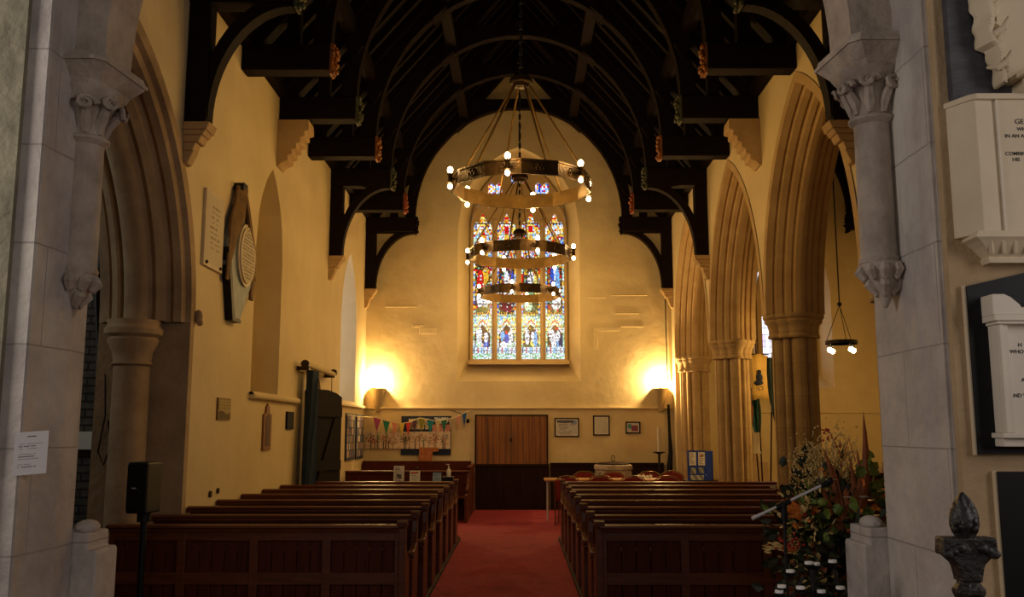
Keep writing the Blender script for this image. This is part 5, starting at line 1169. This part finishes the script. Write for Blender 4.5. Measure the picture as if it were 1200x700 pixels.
MB().prism([(cx-0.072, 1.362), (cx+0.072, 1.362), (cx+0.074, 1.316), (cx+0.060, 1.312), (cx+0.036, 1.290), (cx+0.028, 1.255), (cx+0.028, 1.245), (cx-0.028, 1.245), (cx-0.028, 1.255), (cx-0.036, 1.290), (cx-0.060, 1.312), (cx-0.074, 1.316)], 'Y', cy-0.03, cy+0.03).build('cross_arms', black_wood, pp, bevel=0.005)
lf = MB()
for s in (-1, 1):
    for q in range(3): lf.ball((cx+s*(0.03+0.016*q), cy-0.032, 1.335-0.008*q), 0.014, 1.2, 0.5, 0.9, 6)
lf.build('carved_leaves', black_wood, pp, smooth=True)
MB().lathe([(0.03, 1.19), (0.042, 1.215), (0.042, 1.225), (0.030, 1.24), (0.028, 1.25)], (cx, cy, 0), 8, phase=PI/8).build('collar', black_wood, pp)
MB().prism([(cx-0.032, 1.2), (cx+0.032, 1.2), (cx+0.045, 1.1), (cx+0.06, 0.9), (cx+0.06, 0), (cx-0.06, 0), (cx-0.06, 0.9), (cx-0.045, 1.1)], 'Y', cy-0.03, cy+0.03).build('bench_panel', black_wood, pp, bevel=0.006)

# ------------------------------------------------------------------ flowers
fw = thing('flower_arrangement', 'large dried autumn flower arrangement on a dark pedestal by the chancel arch', 'flowers', (2.0, 6.2, 0))
ped = MB().lathe([(0.20, 0), (0.20, 0.04), (0.05, 0.08), (0.04, 0.7), (0.12, 0.74), (0.16, 0.78), (0.20, 0.9), (0.18, 0.95)], (2.02, 6.2, 0), 16); ped.build('pedestal', black_iron, fw, smooth=True)
rr = random.Random(42); C0 = Vector((2.02, 6.2, 1.08))
def spray(n, cen, spread, w, l, mats, name, dirup=0.3, wspread=0.35):
    mb = MB()
    for i in range(n):
        p = Vector(cen)+Vector((rr.gauss(0, spread[0]), rr.gauss(0, spread[1]), rr.gauss(0, spread[2])))
        if p.z < 0.25: p.z = 0.25+rr.random()*0.2
        p.x = min(p.x, 2.30)
        d = (p-Vector((2.02, 6.25, 0.95)))+Vector((rr.uniform(-wspread, wspread), rr.uniform(-wspread, wspread), rr.uniform(-wspread, wspread)+dirup*0.3))
        mb.leaf(p, d, w*rr.uniform(0.6, 1.3), l*rr.uniform(0.6, 1.3))
    return mb.build(name, mats, fw)
for nm, a in (('foliage', (360, (2.02, 6.22, 1.02), (0.15, 0.14, 0.16), 0.06, 0.11, leaf_dark)), ('foliage', (200, (1.95, 6.15, 0.80), (0.14, 0.14, 0.22), 0.055, 0.10, leaf_dark)), ('foliage', (110, (2.02, 6.1, 1.12), (0.15, 0.10, 0.10), 0.055, 0.10, leaf_green)), ('foliage', (26, (2.26, 6.1, 1.30), (0.05, 0.06, 0.07), 0.09, 0.11, leaf_green)),
              ('foliage', (120, (1.83, 6.05, 0.98), (0.07, 0.08, 0.16), 0.03, 0.06, straw)), ('autumn_leaves', (34, (1.95, 6.05, 1.12), (0.15, 0.06, 0.12), 0.05, 0.07, orange_leaf)), ('autumn_leaves', (50, (1.90, 6.05, 0.80), (0.10, 0.08, 0.16), 0.04, 0.06, dry_brown))):
    o = spray(*a[:5], a[5], nm); o['kind'] = 'stuff'
# heavy stems in the heart of the bunch
st_ = MB()
for i in range(60):
    w = rr.uniform(0, 2*PI); q = rr.uniform(0.05, 0.3); p1 = Vector((2.02+q*math.cos(w)*0.9, 6.2+q*math.sin(w), rr.uniform(0.9, 1.4))); st_.tube([(2.02, 6.2, 0.9), (Vector((2.02, 6.2, 0.9))+p1)/2+Vector((0, 0, 0.08)), p1], 0.004, 4)
st_.build('stem', dry_brown, fw)['kind'] = 'stuff'
def blade(x, y, z0, x1, y1, z1, w, m, name='dried_leaf_blade', bend=0.03):
    mb = MB(); N = 8; L = []
    for i in range(N+1):
        t = i/N; c = Vector((x, y, z0)).lerp(Vector((x1, y1, z1)), t)+Vector((bend*math.sin(PI*t), 0, 0)); ww = w*(1-t)**0.7*(0.5+t*0.9 if t < .5 else 0.95); L.append((c+Vector((-ww/2, 0, 0)), c+Vector((ww/2, 0, 0)), c+Vector((0, -ww*0.25, 0))))
    V = [p for q in L for p in q]; mb.add(V, [(3*i, 3*i+2, 3*i+5, 3*i+3) for i in range(N)]+[(3*i+2, 3*i+1, 3*i+4, 3*i+5) for i in range(N)]+[(3*i+1, 3*i, 3*i+3, 3*i+4) for i in range(N)])
    return mb.build(name, m, fw)
for a in ((2.16, 6.2, 1.0, 2.235, 6.2, 1.78, 0.045), (2.18, 6.22, 1.0, 2.26, 6.25, 1.72, 0.04), (2.14, 6.18, 1.05, 2.22, 6.15, 1.62, 0.035), (2.05, 6.2, 1.0, 1.93, 6.1, 1.55, 0.045), (2.07, 6.2, 1.0, 1.98, 6.12, 1.46, 0.04), (2.1, 6.2, 1.0, 2.02, 6.1, 1.40, 0.04), (2.12, 6.2, 1.0, 2.10, 6.12, 1.50, 0.04), (2.15, 6.2, 1.05, 2.16, 6.15, 1.55, 0.035), (2.0, 6.2, 1.0, 1.88, 6.1, 1.36, 0.04)):
    blade(a[0], a[1]-0.14, a[2], a[3], a[4]-0.16, a[5], a[6]*1.8, dry_brown)
tw = MB()
for i in range(70):
    x0, z1 = rr.uniform(1.84, 2.2), rr.uniform(1.3, 1.62); tw.tube([(2.04+(x0-2.04)*0.4, 6.15, 1.1), ((2.04+x0)/2+rr.gauss(0, .02), 6.13, (1.1+z1)/2), (x0, 6.1+rr.gauss(0, .04), z1)], 0.0025, 4)
tw.build('dry_stalk', straw, fw)['kind'] = 'stuff'
hd = MB()   # pale hydrangea-like seed heads
for (cx_, cz, n_, sx, sz) in ((1.88, 1.42, 380, 0.05, 0.07), (1.96, 1.42, 420, 0.05, 0.09), (2.09, 1.47, 340, 0.05, 0.10), (1.86, 1.30, 50, 0.04, 0.05), (2.03, 1.33, 200, 0.05, 0.06), (1.76, 0.92, 30, 0.03, 0.05)):
    for i in range(n_):
        hd.ball((cx_+rr.gauss(0, sx), 6.15+rr.gauss(0, 0.05), cz+rr.gauss(0, sz)), rr.uniform(0.004, 0.008), 1, 1, 1, 4)
pass
hd.build('seed_head', straw, fw)['kind'] = 'stuff'
by = MB(); pts = [(2.12, 6.15, 1.2), (2.10, 6.12, 1.5), (2.03, 6.1, 1.64), (1.97, 6.08, 1.66)]
by.tube(pts, 0.004, 5); by.tube([(2.12, 6.15, 1.45), (2.16, 6.12, 1.6), (2.19, 6.1, 1.45)], 0.004, 5)
for i in range(16):
    t = rr.random(); p = Vector(pts[1]).lerp(Vector(pts[3]), t); by.ball((p.x+rr.gauss(0, .02), p.y, p.z+rr.gauss(0, .03)), 0.009, n=5)
for i in range(14): by.ball((1.83+rr.gauss(0, .04), 6.05+rr.gauss(0, .03), 1.16+rr.gauss(0, .035)), 0.010, n=5)
for i in range(26): by.ball((1.70+rr.gauss(0, .04), 6.0+rr.gauss(0, .03), 0.94+rr.gauss(0, .025)), 0.010, n=5)
by.build('berry_spray', berry, fw)['kind'] = 'stuff'
ap = MB(); ap.ball((1.93, 6.0, 1.20), 0.032, 1.2, 1, 0.9); ap.build('green_fruit', leaf_green, fw, smooth=True)
lv = MB(); 
for i in range(16): lv.leaf((1.80+rr.gauss(0, .03), 6.05, 1.14+rr.gauss(0, .02)), (-1+rr.gauss(0, .3), 0, 0.15+rr.gauss(0, .2)), 0.04, 0.10)
lv.build('yellow_leaf', orange_leaf, fw)
lv = MB()
for i in range(26): t = i/26; lv.leaf((1.74-0.17*t, 6.0, 0.90+0.03*math.sin(t*3)+rr.gauss(0, .012)), (-1, 0, rr.uniform(-.6, .8)), 0.02, 0.05)
lv.build('trailing_leaf', straw, fw)
lv = MB()
for (x, z) in ((2.09, 1.235), (1.99, 1.345), (2.19, 1.24)): lv.leaf((x-0.04, 5.98, z), (1, 0, -0.1), 0.04, 0.085, Vector((0, 0.3, 1)))
lv.build('white_petal', flame_white, fw)
lv = MB()
for i in range(14): lv.leaf((1.86+rr.gauss(0, .02), 6.1, 1.3+0.012*i), (rr.choice([-1, 1]), 0, 0.8), 0.035, 0.07)
lv.build('dark_leaf', leaf_dark, fw)

# ------------------------------------------------------------------ microphone stand, votive stand
ms = thing('microphone_stand', 'black boom microphone stand in front of the flowers', 'microphone stand', (1.60, 5.7, 0))
MB().tube([(1.60, 5.7, 0.05), (1.60, 5.7, 1.16)], 0.010, 10).tube([(1.60, 5.7, 0.05), (1.60, 5.7, 0.65)], 0.014, 10).build('pole', black_iron, ms, smooth=True)
MB().tube([(1.405, 5.7, 1.125), (1.50, 5.7, 1.168), (1.84, 5.7, 1.325)], [0.012, 0.008, 0.008], 10).build('boom', steel, ms, smooth=True)
MB().tube([(1.555, 5.7, 1.19), (1.64, 5.7, 1.23)], 0.017, 10).tube([(1.60, 5.7, 1.12), (1.60, 5.7, 1.21)], 0.02, 10).build('clamp', black, ms)
MB().tube([(1.83, 5.7, 1.318), (1.88, 5.7, 1.345)], 0.016, 10).ball((1.885, 5.7, 1.348), 0.022).build('microphone_clip', black, ms)
for k in range(3): w = k*2.094+0.5; MB().tube([(1.60, 5.7, 0.10), (1.60+0.22*math.cos(w), 5.7+0.22*math.sin(w), 0.015)], 0.010, 8).build('leg', black_iron, ms)
vs_ = thing('votive_stand', 'black iron votive stand with small white tealights below the flowers', 'candle stand', (1.6, 5.17, 0))
cups = [(1.729, 5.247, 0.933), (1.635, 5.247, 0.919), (1.598, 5.247, 0.924), (1.499, 5.266, 0.877), (1.438, 5.228, 0.802), (1.415, 5.2, 0.779), (1.518, 5.154, 0.807), (1.518, 5.135, 0.741), (1.63, 5.154, 0.788), (1.733, 5.154, 0.807), (1.64, 5.154, 0.722), (1.743, 5.154, 0.722), (1.434, 5.135, 0.722)]
fv = MB()
for (x, y, z) in cups: fv.lathe([(0.012, -0.03), (0.03, -0.012), (0.033, -0.002), (0.02, -0.002)], (x, y, z), 12); fv.tube([(x, y, z-0.03), (x, y+0.02, z-0.07), (1.6, 5.2, z-0.10)], 0.006, 5)
for z in (0.65, 0.75, 0.85): fv.tube([(1.40+(z-0.65), 5.2, z-0.03), (1.79-(z-.65)*.2, 5.2, z-0.03)], 0.009, 6)
fv.tube([(1.40, 5.16, 0.64), (1.56, 5.23, 0.86)], 0.010, 6); fv.tube([(1.79, 5.18, 0.05), (1.73, 5.22, 0.90)], 0.010, 6); fv.tube([(1.60, 5.2, 0.05), (1.60, 5.2, 0.90)], 0.015, 8)
fv.build('frame', black_iron, vs_, smooth=True)
for w in (0.3, 2.4, 4.5): MB().tube([(1.60, 5.2, 0.12), (1.60+0.2*math.cos(w), 5.2+0.2*math.sin(w), 0.01)], 0.012, 6).build('leg', black_iron, vs_)
for i, (x, y, z) in enumerate(cups):
    o = MB().lathe([(0.001, 0), (0.023, 0), (0.023, 0.014), (0.018, 0.014), (0.001, 0.010)], (x, y, z-0.002), 14).build('tealight', flame_white, None, smooth=False, loc=(x, y, z))
    tag(o, 'small white tealight in the black votive stand', 'candle', 'tealights in the votive stand')
print('objects', len(bpy.data.objects))
